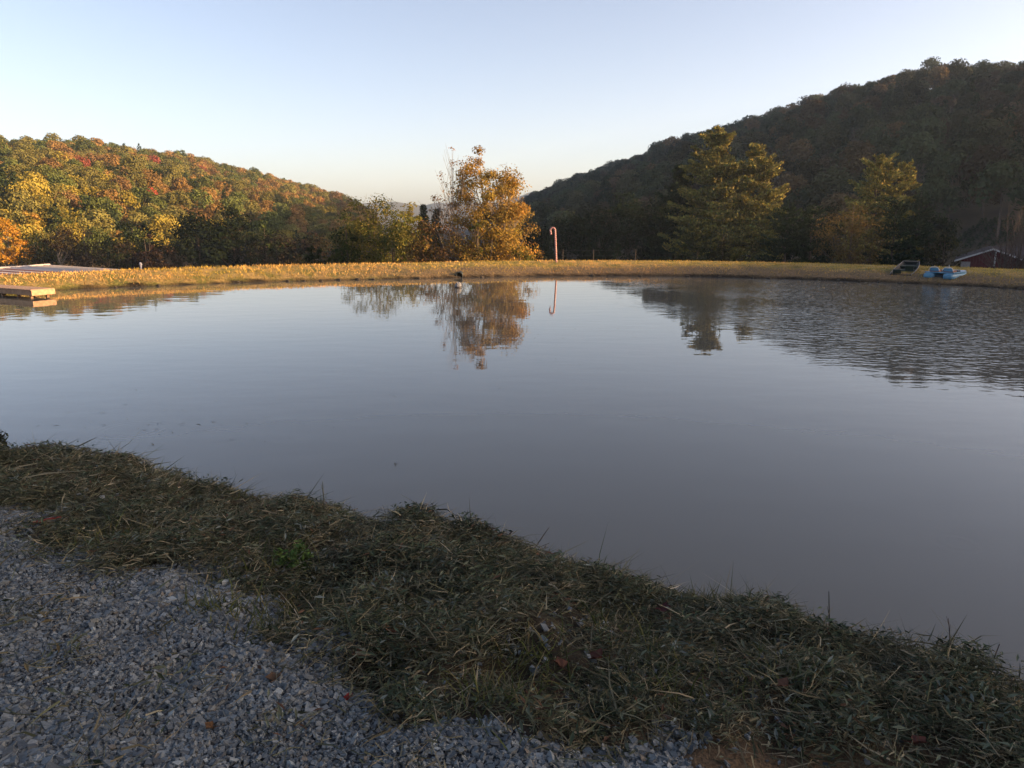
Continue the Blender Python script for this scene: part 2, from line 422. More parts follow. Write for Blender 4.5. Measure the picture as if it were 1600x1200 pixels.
# ------------------------------------------------------------------ pond water
def water_mat():
    m, nt, out = mat_new('pond_water')
    b = N(nt, 'ShaderNodeBsdfPrincipled')
    b.inputs['Base Color'].default_value = (.098, .095, .082, 1)
    b.inputs['IOR'].default_value = 1.333; b.inputs['Roughness'].default_value = .015
    g = N(nt, 'ShaderNodeNewGeometry')
    def wave(scale, sx, sy, detail=2):
        mp = N(nt, 'ShaderNodeMapping'); mp.inputs['Scale'].default_value = (sx, sy, 1); mp.inputs['Rotation'].default_value = (0, 0, .25)
        nt.links.new(g.outputs['Position'], mp.inputs[0]); return noise(nt, scale, detail, .5, mp.outputs[0])
    calm = wave(1.1, .7, 1.4); fine = wave(3.2, .9, 1.5, 2); big = wave(.09, 1, 1.6, 3)
    sep = N(nt, 'ShaderNodeSeparateXYZ'); nt.links.new(g.outputs['Position'], sep.inputs[0])
    def math_(op, a, b_=None, c=None):
        n = N(nt, 'ShaderNodeMath', operation=op)
        for i, v in enumerate((a, b_, c)):
            if v is None: continue
            if isinstance(v, (int, float)): n.inputs[i].default_value = v
            else: nt.links.new(v, n.inputs[i])
        return n.outputs[0]
    def mrange(v, a, b_):
        n = N(nt, 'ShaderNodeMapRange', interpolation_type='SMOOTHSTEP'); nt.links.new(v, n.inputs[0])
        n.inputs[1].default_value = a; n.inputs[2].default_value = b_; return n.outputs[0]
    # a breeze ruffles the eastern part of the pond
    bx = math_('ADD', sep.outputs[0], math_('MULTIPLY', math_('SUBTRACT', big.outputs[0], .5), 14.0))
    breeze = math_('MULTIPLY', mrange(bx, 4.5, 11.5), mrange(sep.outputs[1], 11.0, 22.0))
    breeze2 = math_('MULTIPLY', mrange(big.outputs[0], .5, .62), mrange(sep.outputs[1], 20.0, 34.0))
    amp_f = math_('ADD', math_('MULTIPLY', breeze, .0165), math_('ADD', math_('MULTIPLY', breeze2, .0016), .00025))
    h = math_('ADD', math_('MULTIPLY', calm.outputs[0], .0034), math_('MULTIPLY', fine.outputs[0], amp_f))
    # ring left by a fish, near the east shore
    for (cx_, cy_, R_, A_) in RINGS:
        dx = math_('SUBTRACT', sep.outputs[0], cx_); dy = math_('SUBTRACT', sep.outputs[1], cy_)
        d = math_('SQRT', math_('ADD', math_('MULTIPLY', dx, dx), math_('MULTIPLY', dy, dy)))
        e = math_('SUBTRACT', d, R_)
        env = math_('POWER', 2.718, math_('MULTIPLY', math_('MULTIPLY', e, e), -60.0))
        h = math_('ADD', h, math_('MULTIPLY', math_('MULTIPLY', math_('SINE', math_('MULTIPLY', d, 55.0)), env), A_))
    bp = N(nt, 'ShaderNodeBump'); bp.inputs['Strength'].default_value = 1; bp.inputs['Distance'].default_value = 1
    nt.links.new(h, bp.inputs['Height']); nt.links.new(bp.outputs[0], b.inputs['Normal'])
    nt.links.new(b.outputs[0], out.inputs[0]); return m
RINGS = []
for px_, py_, R_, A_ in [(1496, 848, .15, .00025), (205, 672, .45, .0003)]:
    p_ = at_z(px_, py_, 0.); RINGS.append((float(p_[0]), float(p_[1]), R_, A_))
nrm = norm(np.roll(OUT, -1, 0) - np.roll(OUT, 1, 0)); outw = np.stack([nrm[:, 1], -nrm[:, 0]], -1)
if sdist(OUT[:1, 0] + outw[:1, 0] * .05, OUT[:1, 1] + outw[:1, 1] * .05)[0] < 0: outw = -outw
WP = OUT + outw * .12
me = bpy.data.meshes.new('pond_water')
me.from_pydata([(float(x), float(y), 0.0) for x, y in WP], [], [list(range(len(WP)))])
me.update()
if me.polygons[0].normal.z < 0: me.flip_normals()
me.materials.append(water_mat())
tag(link('pond_water', me), kind='structure')

# ------------------------------------------------------------------ foliage builders
def kites(g, C, Nn, size, asp=.6, mat=0, col=None, r=None, up=None):
    """one four-cornered leaf per centre, lying across its normal"""
    r = r or rng; n = len(C); size = np.broadcast_to(size, (n,))
    Nn = norm(Nn); a = r.normal(size=(n, 3)) if up is None else up
    U = norm(a - (a * Nn).sum(1, keepdims=True) * Nn); Vv = np.cross(Nn, U)
    s_ = size[:, None]
    P = np.stack([C - U * s_ * .5, C + Vv * s_ * asp * .5 + Nn * s_ * .08, C + U * s_ * .5, C - Vv * s_ * asp * .5 + Nn * s_ * .08], 1)
    g.add(P.reshape(-1, 3), np.arange(4 * n).reshape(-1, 4), mat, col)
def shades(cols, n, var=.3, r=None):
    r = r or rng
    cols = np.asarray(cols, float); c = cols[r.integers(0, len(cols), n)]
    return np.clip(c * (1 + var * r.uniform(-1, 1, (n, 1))) * (1 + .1 * r.uniform(-1, 1, (n, 3))), .004, .9)
def curve3(a, b, bend, k=5):
    t = np.linspace(0, 1, k)[:, None]; m = (a + b) / 2 + bend
    return (1 - t) ** 2 * a + 2 * t * (1 - t) * m + t ** 2 * b

def broadleaf(name, label, x, y, zb, H, Wd, cols, leaves=3500, size=.3, clusters=60, low=.18, sparse=1.0, lean=0., cat='tree', group=None, bark=None,
              squash=1.0, seed=None, trunk_r=None, stems=1, limb_all=False, sig=.13, ragged=.25):
    r = np.random.default_rng(seed if seed is not None else int(abs(x * 131 + y * 17)))
    root = thing(name, label, cat, (x, y, zb), 0, group)
    tr = trunk_r or .016 * H + .03
    gt = G(); gl = G()
    # cluster centres fill an egg-shaped crown with an uneven outline
    C = []
    zc = (1 + low) / 2
    while len(C) < clusters:
        p = r.uniform(-1, 1, 3); q = np.linalg.norm(p)
        if q > 1 or q < .3: continue
        wob = 1 - ragged + ragged * 2 * vnoise(p[0] / q * 2.2 + 7, p[2] / q * 2.2 + p[1] / q * 1.7, 3 + int(H * 10))
        p = p * min(wob, 1.1)
        zz = zc + p[2] * (1 - low) / 2
        wz = 1.0 if p[2] < 0 else 1 - .25 * p[2] ** 2
        C.append([p[0] * Wd / 2 * wz + lean * zz * H, p[1] * Wd / 2 * wz, zz * H])
    C = np.array(C)
    for sidx in range(stems):
        off = np.array([(sidx - (stems - 1) / 2) * Wd * .12, r.normal() * .1, 0]) if stems > 1 else np.zeros(3)
        top = np.array([lean * H * .9 + off[0] * 2.2, off[1], H * .88])
        tp = curve3(off, top, r.normal(size=3) * [.03 * H, .03 * H, 0], 8)
        gt.tube(tp, np.linspace(tr / stems ** .5, tr * .12, 8), 7)
        sel = range(sidx, clusters, stems)
        for i in sel:
            if not limb_all and r.random() < .35: continue
            c = C[i]; h0 = np.clip((c[2] / H) * r.uniform(.45, .75), .08, .85)
            a = tp[0] + (tp[-1] - tp[0]) * h0; a = np.array([np.interp(h0, np.linspace(0, 1, 8), tp[:, q]) for q in range(3)])
            L = np.linalg.norm(c - a)
            pts = curve3(a, c, np.array([0, 0, -.12 * L]) + r.normal(size=3) * .05 * L, 5)
            gt.tube(pts, np.linspace(max(.012, tr * .30 * (1 - h0 * .6)), .010, 5), 4, cap=False)
            for q in range(2):
                e = c + r.normal(size=3) * Wd * .09
                gt.tube(curve3(pts[3], e, r.normal(size=3) * .05, 3), [.012, .009, .006], 3, cap=False)
    per = int(leaves / clusters * sparse)
    sg_ = Wd * sig
    K = np.repeat(C, per, 0); n = len(K)
    wgt = r.uniform(.55, 1.35, clusters)
    D = r.normal(size=(n, 3)); D = norm(D) * (r.random((n, 1)) ** .5) * sg_ * 1.5 * np.repeat(wgt, per)[:, None] * [1, 1, .75 * squash]
    Pp = K + D; Pp[:, 2] = np.maximum(Pp[:, 2], .05 * H)
    ctr = np.array([lean * H * .5, 0, H * (low + 1) / 2 * .9])
    Nn = norm(D) * .8 + norm(Pp - ctr) * .5 + r.normal(size=(n, 3)) * .55 + [0, 0, .25]
    cc = shades(cols, clusters, .18, r); col = np.clip(np.repeat(cc, per, 0) * .55 + .45 * shades(cols, n, .3, r), .004, .9)
    kites(gl, Pp, Nn, size * r.uniform(.6, 1.3, n), .65, 0, col, r)
    gt.build('trunk', bark or M_BARK, root, True)
    gl.build('crown', M_LEAF, root)
    return root

def pine(name, label, x, y, zb, H, Wd, cols, whorls=17, per=6, low=.12, size=.34, dens=1.0, leaders=0, cat='tree', group=None, seed=None, taper=.8, round_=0.0, top_flat=0.):
    r = np.random.default_rng(seed if seed is not None else int(abs(x * 71 + y * 29)))
    root = thing(name, label, cat, (x, y, zb), 0, group)
    gt = G(); gl = G(); tr = .013 * H + .04
    tp = np.array([[r.normal() * .012 * H * q, r.normal() * .012 * H * q, H * q] for q in np.linspace(0, 1, 8)])
    gt.tube(tp, np.linspace(tr, .02, 8), 7)
    Cs, Ds, cl = [], [], []
    for w in range(whorls):
        f = low + (1 - low) * (w + .5 * r.random()) / whorls
        q = (f - low) / (1 - low)
        prof = (1 - q) ** taper * (1 - round_) + round_ * math.sqrt(max(0, 1 - (q * 1.05 - .25) ** 2 * 1.3 if q * 1.05 < 1 else .05))
        prof = max(prof, top_flat * (1 if q < .95 else .5))
        R0 = max(.05, prof) * Wd / 2
        for b in range(per):
            a = 2 * math.pi * (b + r.random()) / per + w * .7
            L = R0 * r.uniform(.5, 1.22)
            f = float(np.clip(low + (1 - low) * (w + r.uniform(-.6, 1.2)) / whorls, low, .985)); s0 = np.array([np.interp(f, np.linspace(0, 1, 8), tp[:, 0]), np.interp(f, np.linspace(0, 1, 8), tp[:, 1]), f * H])
            rise = L * (.12 + .35 * q) + r.normal() * .1
            e = s0 + np.array([math.sin(a) * L, math.cos(a) * L, rise])
            pts = curve3(s0, e, np.array([0, 0, -.14 * L]), 6)
            gt.tube(pts, np.linspace(max(.012, tr * .22 * (1 - q * .7)), .006, 6), 4, cap=False)
            m = max(5, int(L * 20 * dens))
            t = r.uniform(.28, 1.03, m); t = np.clip(t, 0, 1)
            base = np.stack([np.interp(t, np.linspace(0, 1, 6), pts[:, q_]) for q_ in range(3)], -1)
            side = np.stack([np.cos(np.full(m, a)), -np.sin(np.full(m, a)), np.zeros(m)], -1) * r.normal(size=(m, 1)) * .24 * L * (.3 + .5 * (1 - np.abs(t[:, None] - .55)))
            Cs.append(base + side + r.normal(size=(m, 3)) * [.08, .08, .05]); k5 = r.uniform(.75, 1.25)
            out = np.array([math.sin(a), math.cos(a), .0])
            Ds.append(out * .6 + side * .5 / max(L, .1) + [0, 0, .65] + r.normal(size=(m, 3)) * .3)
            cl.append(np.full(m, k5))
    C = np.concatenate(Cs); D = norm(np.concatenate(Ds)); k5 = np.concatenate(cl)
    # every tuft is a few narrow needle blades fanned about its own shoot
    for q in range(3):
        n = len(C); up = norm(D + r.normal(size=(n, 3)) * .45)
        rad = np.stack([C[:, 0], C[:, 1], np.full(n, .25 * Wd * .5)], -1); Nn = norm(rad) + r.normal(size=(n, 3)) * .4; Nn = Nn - (Nn * up).sum(1, keepdims=True) * up
        kites(gl, C + up * size * .35, Nn, size * r.uniform(.7, 1.3, n), .42, 0, shades(cols, n, .3, r) * k5[:, None], r, up=up)
    for q in range(leaders):
        a = r.uniform(0, 6.28); rad = Wd * .42 * r.random() ** .6
        h0 = H * (1 - .22 * (rad / (Wd * .5)) ** 1.5) - .1; hh = r.uniform(.4, 1.0) * H * .1
        n = 22; t = r.random(n)
        Cc = np.stack([np.full(n, math.sin(a) * rad), np.full(n, math.cos(a) * rad), h0 + t * hh], -1) + r.normal(size=(n, 3)) * .035
        up = norm(np.array([0, 0, 1.]) + r.normal(size=(n, 3)) * .45)
        kites(gl, Cc, np.cross(up, r.normal(size=(n, 3))), size * .6, .35, 0, shades(cols, n, .25, r) * 1.15, r, up=up)
    gt.build('trunk', M_BARK, root, True); gl.build('crown', M_NEEDLE, root)
    return root

# leaf colours (albedo)
GREEN = [(.055, .075, .018), (.07, .085, .022), (.045, .06, .02)]
OLIVE = [(.11, .105, .026), (.13, .115, .03), (.085, .09, .022)]
YELLOW = [(.28, .215, .03), (.33, .24, .035), (.19, .165, .03)]
GOLD = [(.34, .205, .045), (.40, .24, .055), (.26, .16, .04), (.19, .145, .045)]
RUST = [(.17, .095, .04), (.14, .08, .035), (.11, .075, .038)]
BROWN = [(.085, .05, .028), (.11, .065, .03), (.06, .045, .022)]
SHADEGREEN = [(.014, .022, .011), (.02, .028, .013), (.012, .017, .009)]  # green darkened to carry the shade of the valley trees
SHADEBROWN = [(.034, .024, .016), (.045, .03, .018), (.026, .022, .014)]  # brown darkened the same way, shade held in the leaf colour
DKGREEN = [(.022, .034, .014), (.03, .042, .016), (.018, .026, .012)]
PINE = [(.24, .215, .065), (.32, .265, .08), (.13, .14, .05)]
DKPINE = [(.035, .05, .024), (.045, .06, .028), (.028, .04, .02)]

def zat(x, y): return float(zfun(np.array([x]), np.array([y]))[0])
def spot(px, Y): return (px - CX) / F_PX * math.hypot(Y * CP, 0) / CP * 1.0, Y
def put(fn, name, label, px, top, Y, wpx, cols, sink=.15, **kw):
    """stand a tree at distance Y so that its top reaches image row `top`"""
    p = at_y(px, top, Y); x = float(p[0]); zb = zat(x, Y) - sink
    return fn(name, label, x, Y, zb, float(p[2]) - zb, wpx / F_PX * Y, cols, **kw)

# ------------------------------------------------------------------ trees on the hills
def hill_variant(k, conifer=False):
    r = np.random.default_rng(900 + k); g = G(); H = 10.0; Wd = 8.6
    if conifer:
        Wd = 5.5
        for w in range(11):
            f = .12 + .86 * w / 11; R0 = (1 - f) ** .8 * Wd / 2 + .15
            n = int(14 + 34 * (1 - f)); a = r.uniform(0, 6.28, n); t = r.uniform(.45, 1.1, n)
            C = np.stack([np.sin(a) * R0 * t, np.cos(a) * R0 * t, f * H + r.normal(size=n) * .25], -1)
            D = np.stack([np.sin(a), np.cos(a), np.full(n, .9)], -1) + r.normal(size=(n, 3)) * .35
            kites(g, C, D, .95 * r.uniform(.7, 1.3, n), .5, 0, shades([(1, 1, 1)], n, .35, r), r)
    else:
        L = []
        nl = 17 + k % 3
        for i in range(nl):
            d = norm(r.normal(size=3)); d[2] = abs(d[2]) * 1.1 - .25
            L.append([d[0] * Wd * .33, d[1] * Wd * .33, H * .60 + d[2] * H * .29, r.uniform(1.15, 1.95)])
        for l in L:
            n = 74; d = norm(r.normal(size=(n, 3)) + [0, 0, .35])
            C = np.array(l[:3]) + d * l[3] * r.uniform(.75, 1.08, (n, 1))
            kites(g, C, d + r.normal(size=(n, 3)) * .35, .60 * r.uniform(.6, 1.3, n), .75, 0, np.clip(shades([(1, 1, 1)], n, .28, r) * r.uniform(.8, 1.15), .2, 1.5), r)
    g.tube(curve3(np.zeros(3), np.array([.2, .1, H * .6]), r.normal(size=3) * .2, 4), [.2, .17, .12, .06], 5, 1, (.1, .08, .06))
    m = bpy.data.meshes.new('x')
    o = g.build('forest_tree', [M_HILLLEAF, M_BARK]); me = o.data
    bpy.data.objects.remove(o); bpy.data.meshes.remove(m)
    return me
HV = [hill_variant(k) for k in range(6)] + [hill_variant(k, True) for k in range(6, 8)]

def scatter_hill(a0, a1, step, seed, smax=1.02):
    r = np.random.default_rng(seed); R = 720
    xs = np.arange(-R, R, step); X, Y = np.meshgrid(xs, np.arange(-60 if a1 > 60 else 60, R, step))
    X = X.ravel() + r.uniform(-.42, .42, X.size) * step; Y = Y.ravel() + r.uniform(-.42, .42, Y.size) * step
    az = np.degrees(np.arctan2(X, Y)); rr = np.hypot(X, Y); r0, r1, H = hill_at(az)
    s = (rr - r0) / (r1 - r0)
    k = (az > a0) & (az < a1) & (s > .0) & (s < smax) & (H > 2)
    return X[k], Y[k], az[k], s[k], rr[k]

ALLHILL = {}
def plant_hill(name, where, key, X, Y, az, s, rr, color_fn, labels, group, stuff_label, keep=300, con_p=.1, seed=5, field=None, srange=(.48, .88)):
    r = np.random.default_rng(seed)
    Z = zfun(X, Y) - .3
    n = len(X); scl = r.uniform(*srange, n) * np.where(r.random(n) < .12, 1.2, 1); px, py = project(np.stack([X, Y, Z + 6 * scl], -1))
    if field is not None:
        k = ~field(px, py, X, Y, rr); X, Y, Z, az, s, rr, scl, px, py = [v[k] for v in (X, Y, Z, az, s, rr, scl, px, py)]; n = len(X)
    idx = r.integers(0, 6, n); con = r.random(n) < con_p; idx = np.where(con, 6 + r.integers(0, 2, n), idx)
    tint, kind = color_fn(px, py, s, con, r)
    order = np.argsort(-(scl / rr) * ((px > -40) & (px < 1640)))
    rotz = r.uniform(0, 6.28, n); objs = {}
    for i in order[:keep]:
        o = link(name, HV[idx[i]], None, (X[i], Y[i], Z[i])); o.rotation_euler = (0, 0, rotz[i])
        q = r.uniform(.9, 1.1); o.scale = (scl[i] * q, scl[i] / q, scl[i] * r.uniform(.9, 1.15))
        o['tint'] = [float(v) for v in tint[i]]
        tag(o, labels[kind[i]] + ('lower slope' if s[i] < .16 else 'middle slope' if s[i] < .38 else 'upper slope') + ' ' + where(px[i]), 'tree', group)
        objs[i] = o
    rest = order[keep:]
    me = bpy.data.meshes.new('forest'); me.vertices.add(len(rest))
    me.vertices.foreach_set('co', np.stack([X[rest], Y[rest], Z[rest]], -1).astype(np.float32).ravel())
    for nm, ty, arr in (('idx', 'INT', idx[rest]), ('scl', 'FLOAT', scl[rest]), ('rotz', 'FLOAT', rotz[rest])):
        a = me.attributes.new(nm, ty, 'POINT'); a.data.foreach_set('value', arr.astype(np.int32 if ty == 'INT' else np.float32))
    a = me.attributes.new('tint', 'FLOAT_COLOR', 'POINT'); a.data.foreach_set('color', np.concatenate([tint[rest], np.ones((len(rest), 1))], 1).astype(np.float32).ravel())
    fo = link('forest', me); tag(fo, stuff_label, kind='stuff'); fo['category'] = 'forest'
    md = fo.modifiers.new('trees', 'NODES'); md.node_group = forest_nodes()
    ALLHILL[key] = (objs, px, py, kind)
    return fo
_src = {}
def forest_nodes():
    if 'ng' in _src: return _src['ng']
    ng = bpy.data.node_groups.new('forest_nodes', 'GeometryNodeTree')
    ng.interface.new_socket('Geometry', in_out='INPUT', socket_type='NodeSocketGeometry')
    ng.interface.new_socket('Geometry', in_out='OUTPUT', socket_type='NodeSocketGeometry')
    gi = ng.nodes.new('NodeGroupInput'); go = ng.nodes.new('NodeGroupOutput'); jn = ng.nodes.new('GeometryNodeJoinGeometry')
    def named(nm, t):
        q = ng.nodes.new('GeometryNodeInputNamedAttribute'); q.data_type = t; q.inputs[0].default_value = nm; return q.outputs[0]
    ia = named('idx', 'INT'); sa = named('scl', 'FLOAT'); ra = named('rotz', 'FLOAT')
    cx = ng.nodes.new('ShaderNodeCombineXYZ'); ng.links.new(ra, cx.inputs[2])
    for k, mesh in enumerate(HV):
        src = next(o for o in bpy.data.objects if o.data is mesh)
        oi = ng.nodes.new('GeometryNodeObjectInfo'); oi.inputs[0].default_value = src; oi.transform_space = 'ORIGINAL'
        cm = ng.nodes.new('FunctionNodeCompare'); cm.data_type = 'INT'; cm.operation = 'EQUAL'
        ng.links.new(ia, cm.inputs[2]); cm.inputs[3].default_value = k
        ip = ng.nodes.new('GeometryNodeInstanceOnPoints')
        ng.links.new(gi.outputs[0], ip.inputs['Points']); ng.links.new(cm.outputs[0], ip.inputs['Selection'])
        ng.links.new(oi.outputs['Geometry'], ip.inputs['Instance']); ng.links.new(cx.outputs[0], ip.inputs['Rotation']); ng.links.new(sa, ip.inputs['Scale'])
        ng.links.new(ip.outputs[0], jn.inputs[0])
    ng.links.new(jn.outputs[0], go.inputs[0])
    _src['ng'] = ng; return ng

def pick(pal, probs, r):
    """pal: list of colours; probs: (n, len(pal))"""
    c = np.cumsum(probs / probs.sum(1, keepdims=True), 1); u = r.random((len(probs), 1))
    k = (u > c).sum(1).clip(0, len(pal) - 1); return np.array(pal)[k], k
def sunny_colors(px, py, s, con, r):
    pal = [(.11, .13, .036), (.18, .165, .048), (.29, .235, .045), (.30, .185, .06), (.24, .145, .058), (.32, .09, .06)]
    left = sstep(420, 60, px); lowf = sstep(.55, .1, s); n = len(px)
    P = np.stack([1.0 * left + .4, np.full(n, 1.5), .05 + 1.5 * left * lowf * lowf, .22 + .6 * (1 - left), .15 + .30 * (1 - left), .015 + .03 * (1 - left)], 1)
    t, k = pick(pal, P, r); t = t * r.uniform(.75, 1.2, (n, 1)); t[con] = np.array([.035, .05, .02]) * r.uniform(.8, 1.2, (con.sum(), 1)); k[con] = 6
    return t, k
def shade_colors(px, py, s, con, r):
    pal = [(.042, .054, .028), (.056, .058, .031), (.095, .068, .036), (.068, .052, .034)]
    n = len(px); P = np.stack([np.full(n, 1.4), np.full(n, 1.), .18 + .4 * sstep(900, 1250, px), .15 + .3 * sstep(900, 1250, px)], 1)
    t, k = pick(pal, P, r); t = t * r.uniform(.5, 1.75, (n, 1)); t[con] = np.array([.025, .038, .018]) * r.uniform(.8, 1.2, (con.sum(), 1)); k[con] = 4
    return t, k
L1 = ['green-leaved tree of the sunlit hill, ', 'olive-leaved tree of the sunlit hill, ', 'yellow-leaved tree of the sunlit hill, ',
      'orange-leaved tree of the sunlit hill, ', 'russet-leaved tree of the sunlit hill, ', 'crimson tree of the sunlit hill, ', 'dark evergreen of the sunlit hill, ']
L2 = ['dull green tree of the shaded hill, ', 'olive-brown tree of the shaded hill, ', 'dull orange tree of the shaded hill, ',
      'russet-brown tree of the shaded hill, ', 'dark evergreen of the shaded hill, ']
def in_field(px, py, X, Y, rr): return (px > 1455) & (py > 330 - (px - 1455) * .16)
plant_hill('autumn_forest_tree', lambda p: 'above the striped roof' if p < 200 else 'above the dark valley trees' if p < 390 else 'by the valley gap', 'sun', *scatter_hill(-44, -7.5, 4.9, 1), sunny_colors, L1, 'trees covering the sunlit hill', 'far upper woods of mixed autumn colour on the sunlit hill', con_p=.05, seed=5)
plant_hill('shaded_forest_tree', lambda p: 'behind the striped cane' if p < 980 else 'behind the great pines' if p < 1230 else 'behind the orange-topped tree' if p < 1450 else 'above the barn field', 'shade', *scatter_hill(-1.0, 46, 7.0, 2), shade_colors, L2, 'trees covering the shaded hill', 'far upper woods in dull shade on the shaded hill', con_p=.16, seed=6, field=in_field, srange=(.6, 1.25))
# single trees of the sunlit hill that stand out by colour
objs, hpx, hpy, hk = ALLHILL['sun']
taken = set()
for (qx, qy, tint, lab) in [(245, 303, (.40, .07, .045), 'bright scarlet tree low on the sunlit hill above the dark evergreens'), (127, 243, (.25, .08, .05), 'crimson tree high on the sunlit hill, with duller red crowns beside it'),
                            (400, 290, (.24, .085, .06), 'muted red tree midway up the far slope of the sunlit hill'), (48, 292, (.42, .31, .04), 'brilliant yellow tree midway up the sunlit hill above the golden grove')]:
    best = min((i for i in objs if i not in taken), key=lambda i: (hpx[i] - qx) ** 2 + (hpy[i] - qy) ** 2)
    taken.add(best); o = objs[best]; o['tint'] = list(tint); o['label'] = lab; o.scale = [v * .72 for v in o.scale]
    if 'group' in o: del o['group']


# ------------------------------------------------------------------ trees in the valley, one by one
B, PN = broadleaf, pine
# behind the dam, in the middle
put(B, 'golden_tree', 'tall golden autumn tree behind the middle of the dam', 768, 235, 59, 120, GOLD + [(.30, .22, .05)], leaves=27000, size=.18, clusters=150, low=.05, bark=M_PALEBARK, stems=2, limb_all=True, ragged=.3, sig=.10)
put(B, 'thin_tree', 'half-bare thin tree with pale upper twigs beside the golden tree', 706, 226, 58, 92, [(.25, .15, .05), (.17, .09, .04)], leaves=900, size=.15, clusters=80, low=.16, bark=M_PALEBARK, limb_all=True, sig=.06, ragged=.35, trunk_r=.085)
put(B, 'rust_bush', 'rusty brown thicket at the foot of the half-bare tree', 686, 338, 57.5, 108, RUST + [(.24, .14, .04), (.12, .10, .03)], leaves=6000, size=.18, clusters=60, low=.0, cat='bush')
put(B, 'golden_bush', 'low yellow-brown bush under the golden tree', 770, 348, 56.5, 100, GOLD + [(.16, .13, .03)], leaves=3600, size=.16, clusters=55, low=.0, cat='bush')
put(B, 'green_sapling', 'small green sapling rising through the golden tree', 745, 340, 56, 28, OLIVE + GREEN, leaves=900, size=.15, clusters=26, low=.15, cat='tree')
put(B, 'green_bush', 'low green bush at the edge of the golden tree by the striped cane', 812, 372, 56, 44, GREEN + OLIVE, leaves=1200, size=.15, clusters=26, low=.0, cat='bush')
put(B, 'green_tree', 'broad green tree with yellowing top shoots left of the thicket', 583, 303, 66, 110, OLIVE + GREEN + [(.24, .19, .045), (.17, .15, .04)], leaves=13000, size=.2, clusters=100, low=.04, ragged=.34)
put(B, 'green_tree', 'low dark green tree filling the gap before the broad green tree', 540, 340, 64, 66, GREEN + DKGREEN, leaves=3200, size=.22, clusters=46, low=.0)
put(B, 'yellow_tree', 'yellow-green tree between the broad green tree and the thicket', 636, 314, 70, 52, [(.30, .25, .05), (.20, .18, .04), (.14, .14, .03)], leaves=4500, size=.22, clusters=46, low=.05)
put(B, 'golden_bush', 'yellow-green bush closing the gap left of the half-bare tree', 658, 340, 61, 78, OLIVE + [(.26, .19, .045), (.18, .15, .04)], leaves=4600, size=.18, clusters=56, low=.0, cat='bush')
put(B, 'green_bush', 'dark green bush under the yellow-green tree', 612, 352, 62, 84, GREEN + OLIVE, leaves=3400, size=.2, clusters=48, low=.0, cat='bush')
put(PN, 'conifer', 'blue-green conifer showing behind the thicket', 662, 322, 150, 26, DKPINE, whorls=24, per=8, low=.1, size=.8, dens=.7)
put(PN, 'conifer', 'second blue-green conifer showing behind the half-bare tree', 682, 328, 155, 26, DKPINE, whorls=24, per=8, low=.1, size=.8, dens=.7)
for q, (px_, tp_, lab) in enumerate([(480, 389, 'narrow dark cypress, leftmost of three behind the dam'), (488, 386, 'narrow dark cypress, middle of three behind the dam'), (499, 388, 'narrow dark cypress, rightmost of three behind the dam')]):
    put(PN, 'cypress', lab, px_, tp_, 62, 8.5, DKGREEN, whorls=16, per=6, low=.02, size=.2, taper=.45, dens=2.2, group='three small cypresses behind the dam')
# valley floor below the sunlit hill, shade put into the dark leaf colours
put(B, 'dark_tree', 'large dark tree, tallest of the shaded valley trees below the sunlit hill', 358, 321, 126, 66, SHADEGREEN, leaves=4200, size=.5, clusters=60, low=.03)
put(B, 'dark_tree', 'broad dark tree joined to the tallest shaded valley tree', 308, 336, 124, 92, SHADEGREEN, leaves=4600, size=.5, clusters=64, low=.02)
put(B, 'brown_bush', 'russet-brown rounded bush before the dark valley trees', 248, 380, 112, 50, SHADEBROWN + [(.06, .035, .022)], leaves=2200, size=.36, clusters=34, low=.0, cat='bush')
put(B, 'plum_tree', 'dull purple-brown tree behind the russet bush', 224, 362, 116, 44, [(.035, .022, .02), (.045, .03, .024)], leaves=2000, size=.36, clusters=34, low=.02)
put(B, 'brown_tree', 'olive-brown tree between the pale trunk and the russet bush', 182, 368, 114, 56, SHADEBROWN + DKGREEN, leaves=2600, size=.36, clusters=38, low=.0)
put(B, 'brown_tree', 'bare-branched brown tree with a fan of thin limbs below the yellow grove', 128, 356, 128, 66, SHADEBROWN, leaves=2300, size=.3, clusters=60, low=.03, limb_all=True)
put(B, 'slender_tree', 'slender tree with a long pale trunk above the striped roof', 87, 350, 124, 46, SHADEBROWN + [(.09, .07, .03)], leaves=1500, size=.34, clusters=36, low=.42, bark=M_PALEBARK)
put(B, 'brown_tree', 'low brown tree behind the striped roof by the frame edge', 52, 372, 122, 60, SHADEBROWN + DKGREEN, leaves=2400, size=.36, clusters=36, low=.0)
put(B, 'green_tree', 'dark green tree above the russet bush on the valley floor', 205, 344, 122, 90, SHADEGREEN + DKGREEN, leaves=3600, size=.46, clusters=48, low=.0)
put(B, 'dark_bush', 'dark low thicket right of the tallest shaded valley tree', 430, 366, 126, 104, SHADEGREEN + SHADEBROWN, leaves=3400, size=.46, clusters=44, low=.0, cat='bush')
put(B, 'dark_bush', 'dark low thicket behind the three cypresses', 484, 370, 126, 88, SHADEGREEN + SHADEBROWN, leaves=3000, size=.46, clusters=40, low=.0, cat='bush')
put(B, 'pink_tree', 'pinkish tan tree behind the cypresses below the sunlit hill', 490, 362, 190, 36, [(.26, .14, .07), (.18, .11, .05)], leaves=1600, size=.55, clusters=26, low=.05)
put(B, 'olive_tree', 'olive tree right of the large dark tree on the valley floor', 412, 345, 132, 62, DKGREEN + GREEN, leaves=2600, size=.55, clusters=34, low=.0)
put(B, 'orange_tree', 'glowing orange tree at the frame edge above the striped roof', 8, 338, 120, 52, [(.46, .25, .03), (.40, .20, .03), (.30, .17, .03)], leaves=3600, size=.34, clusters=52, low=.22, bark=M_PALEBARK)
put(B, 'yellow_tree', 'golden yellow tree right above the glowing orange tree', 42, 331, 140, 46, YELLOW + GOLD, leaves=2800, size=.42, clusters=40, low=.1)
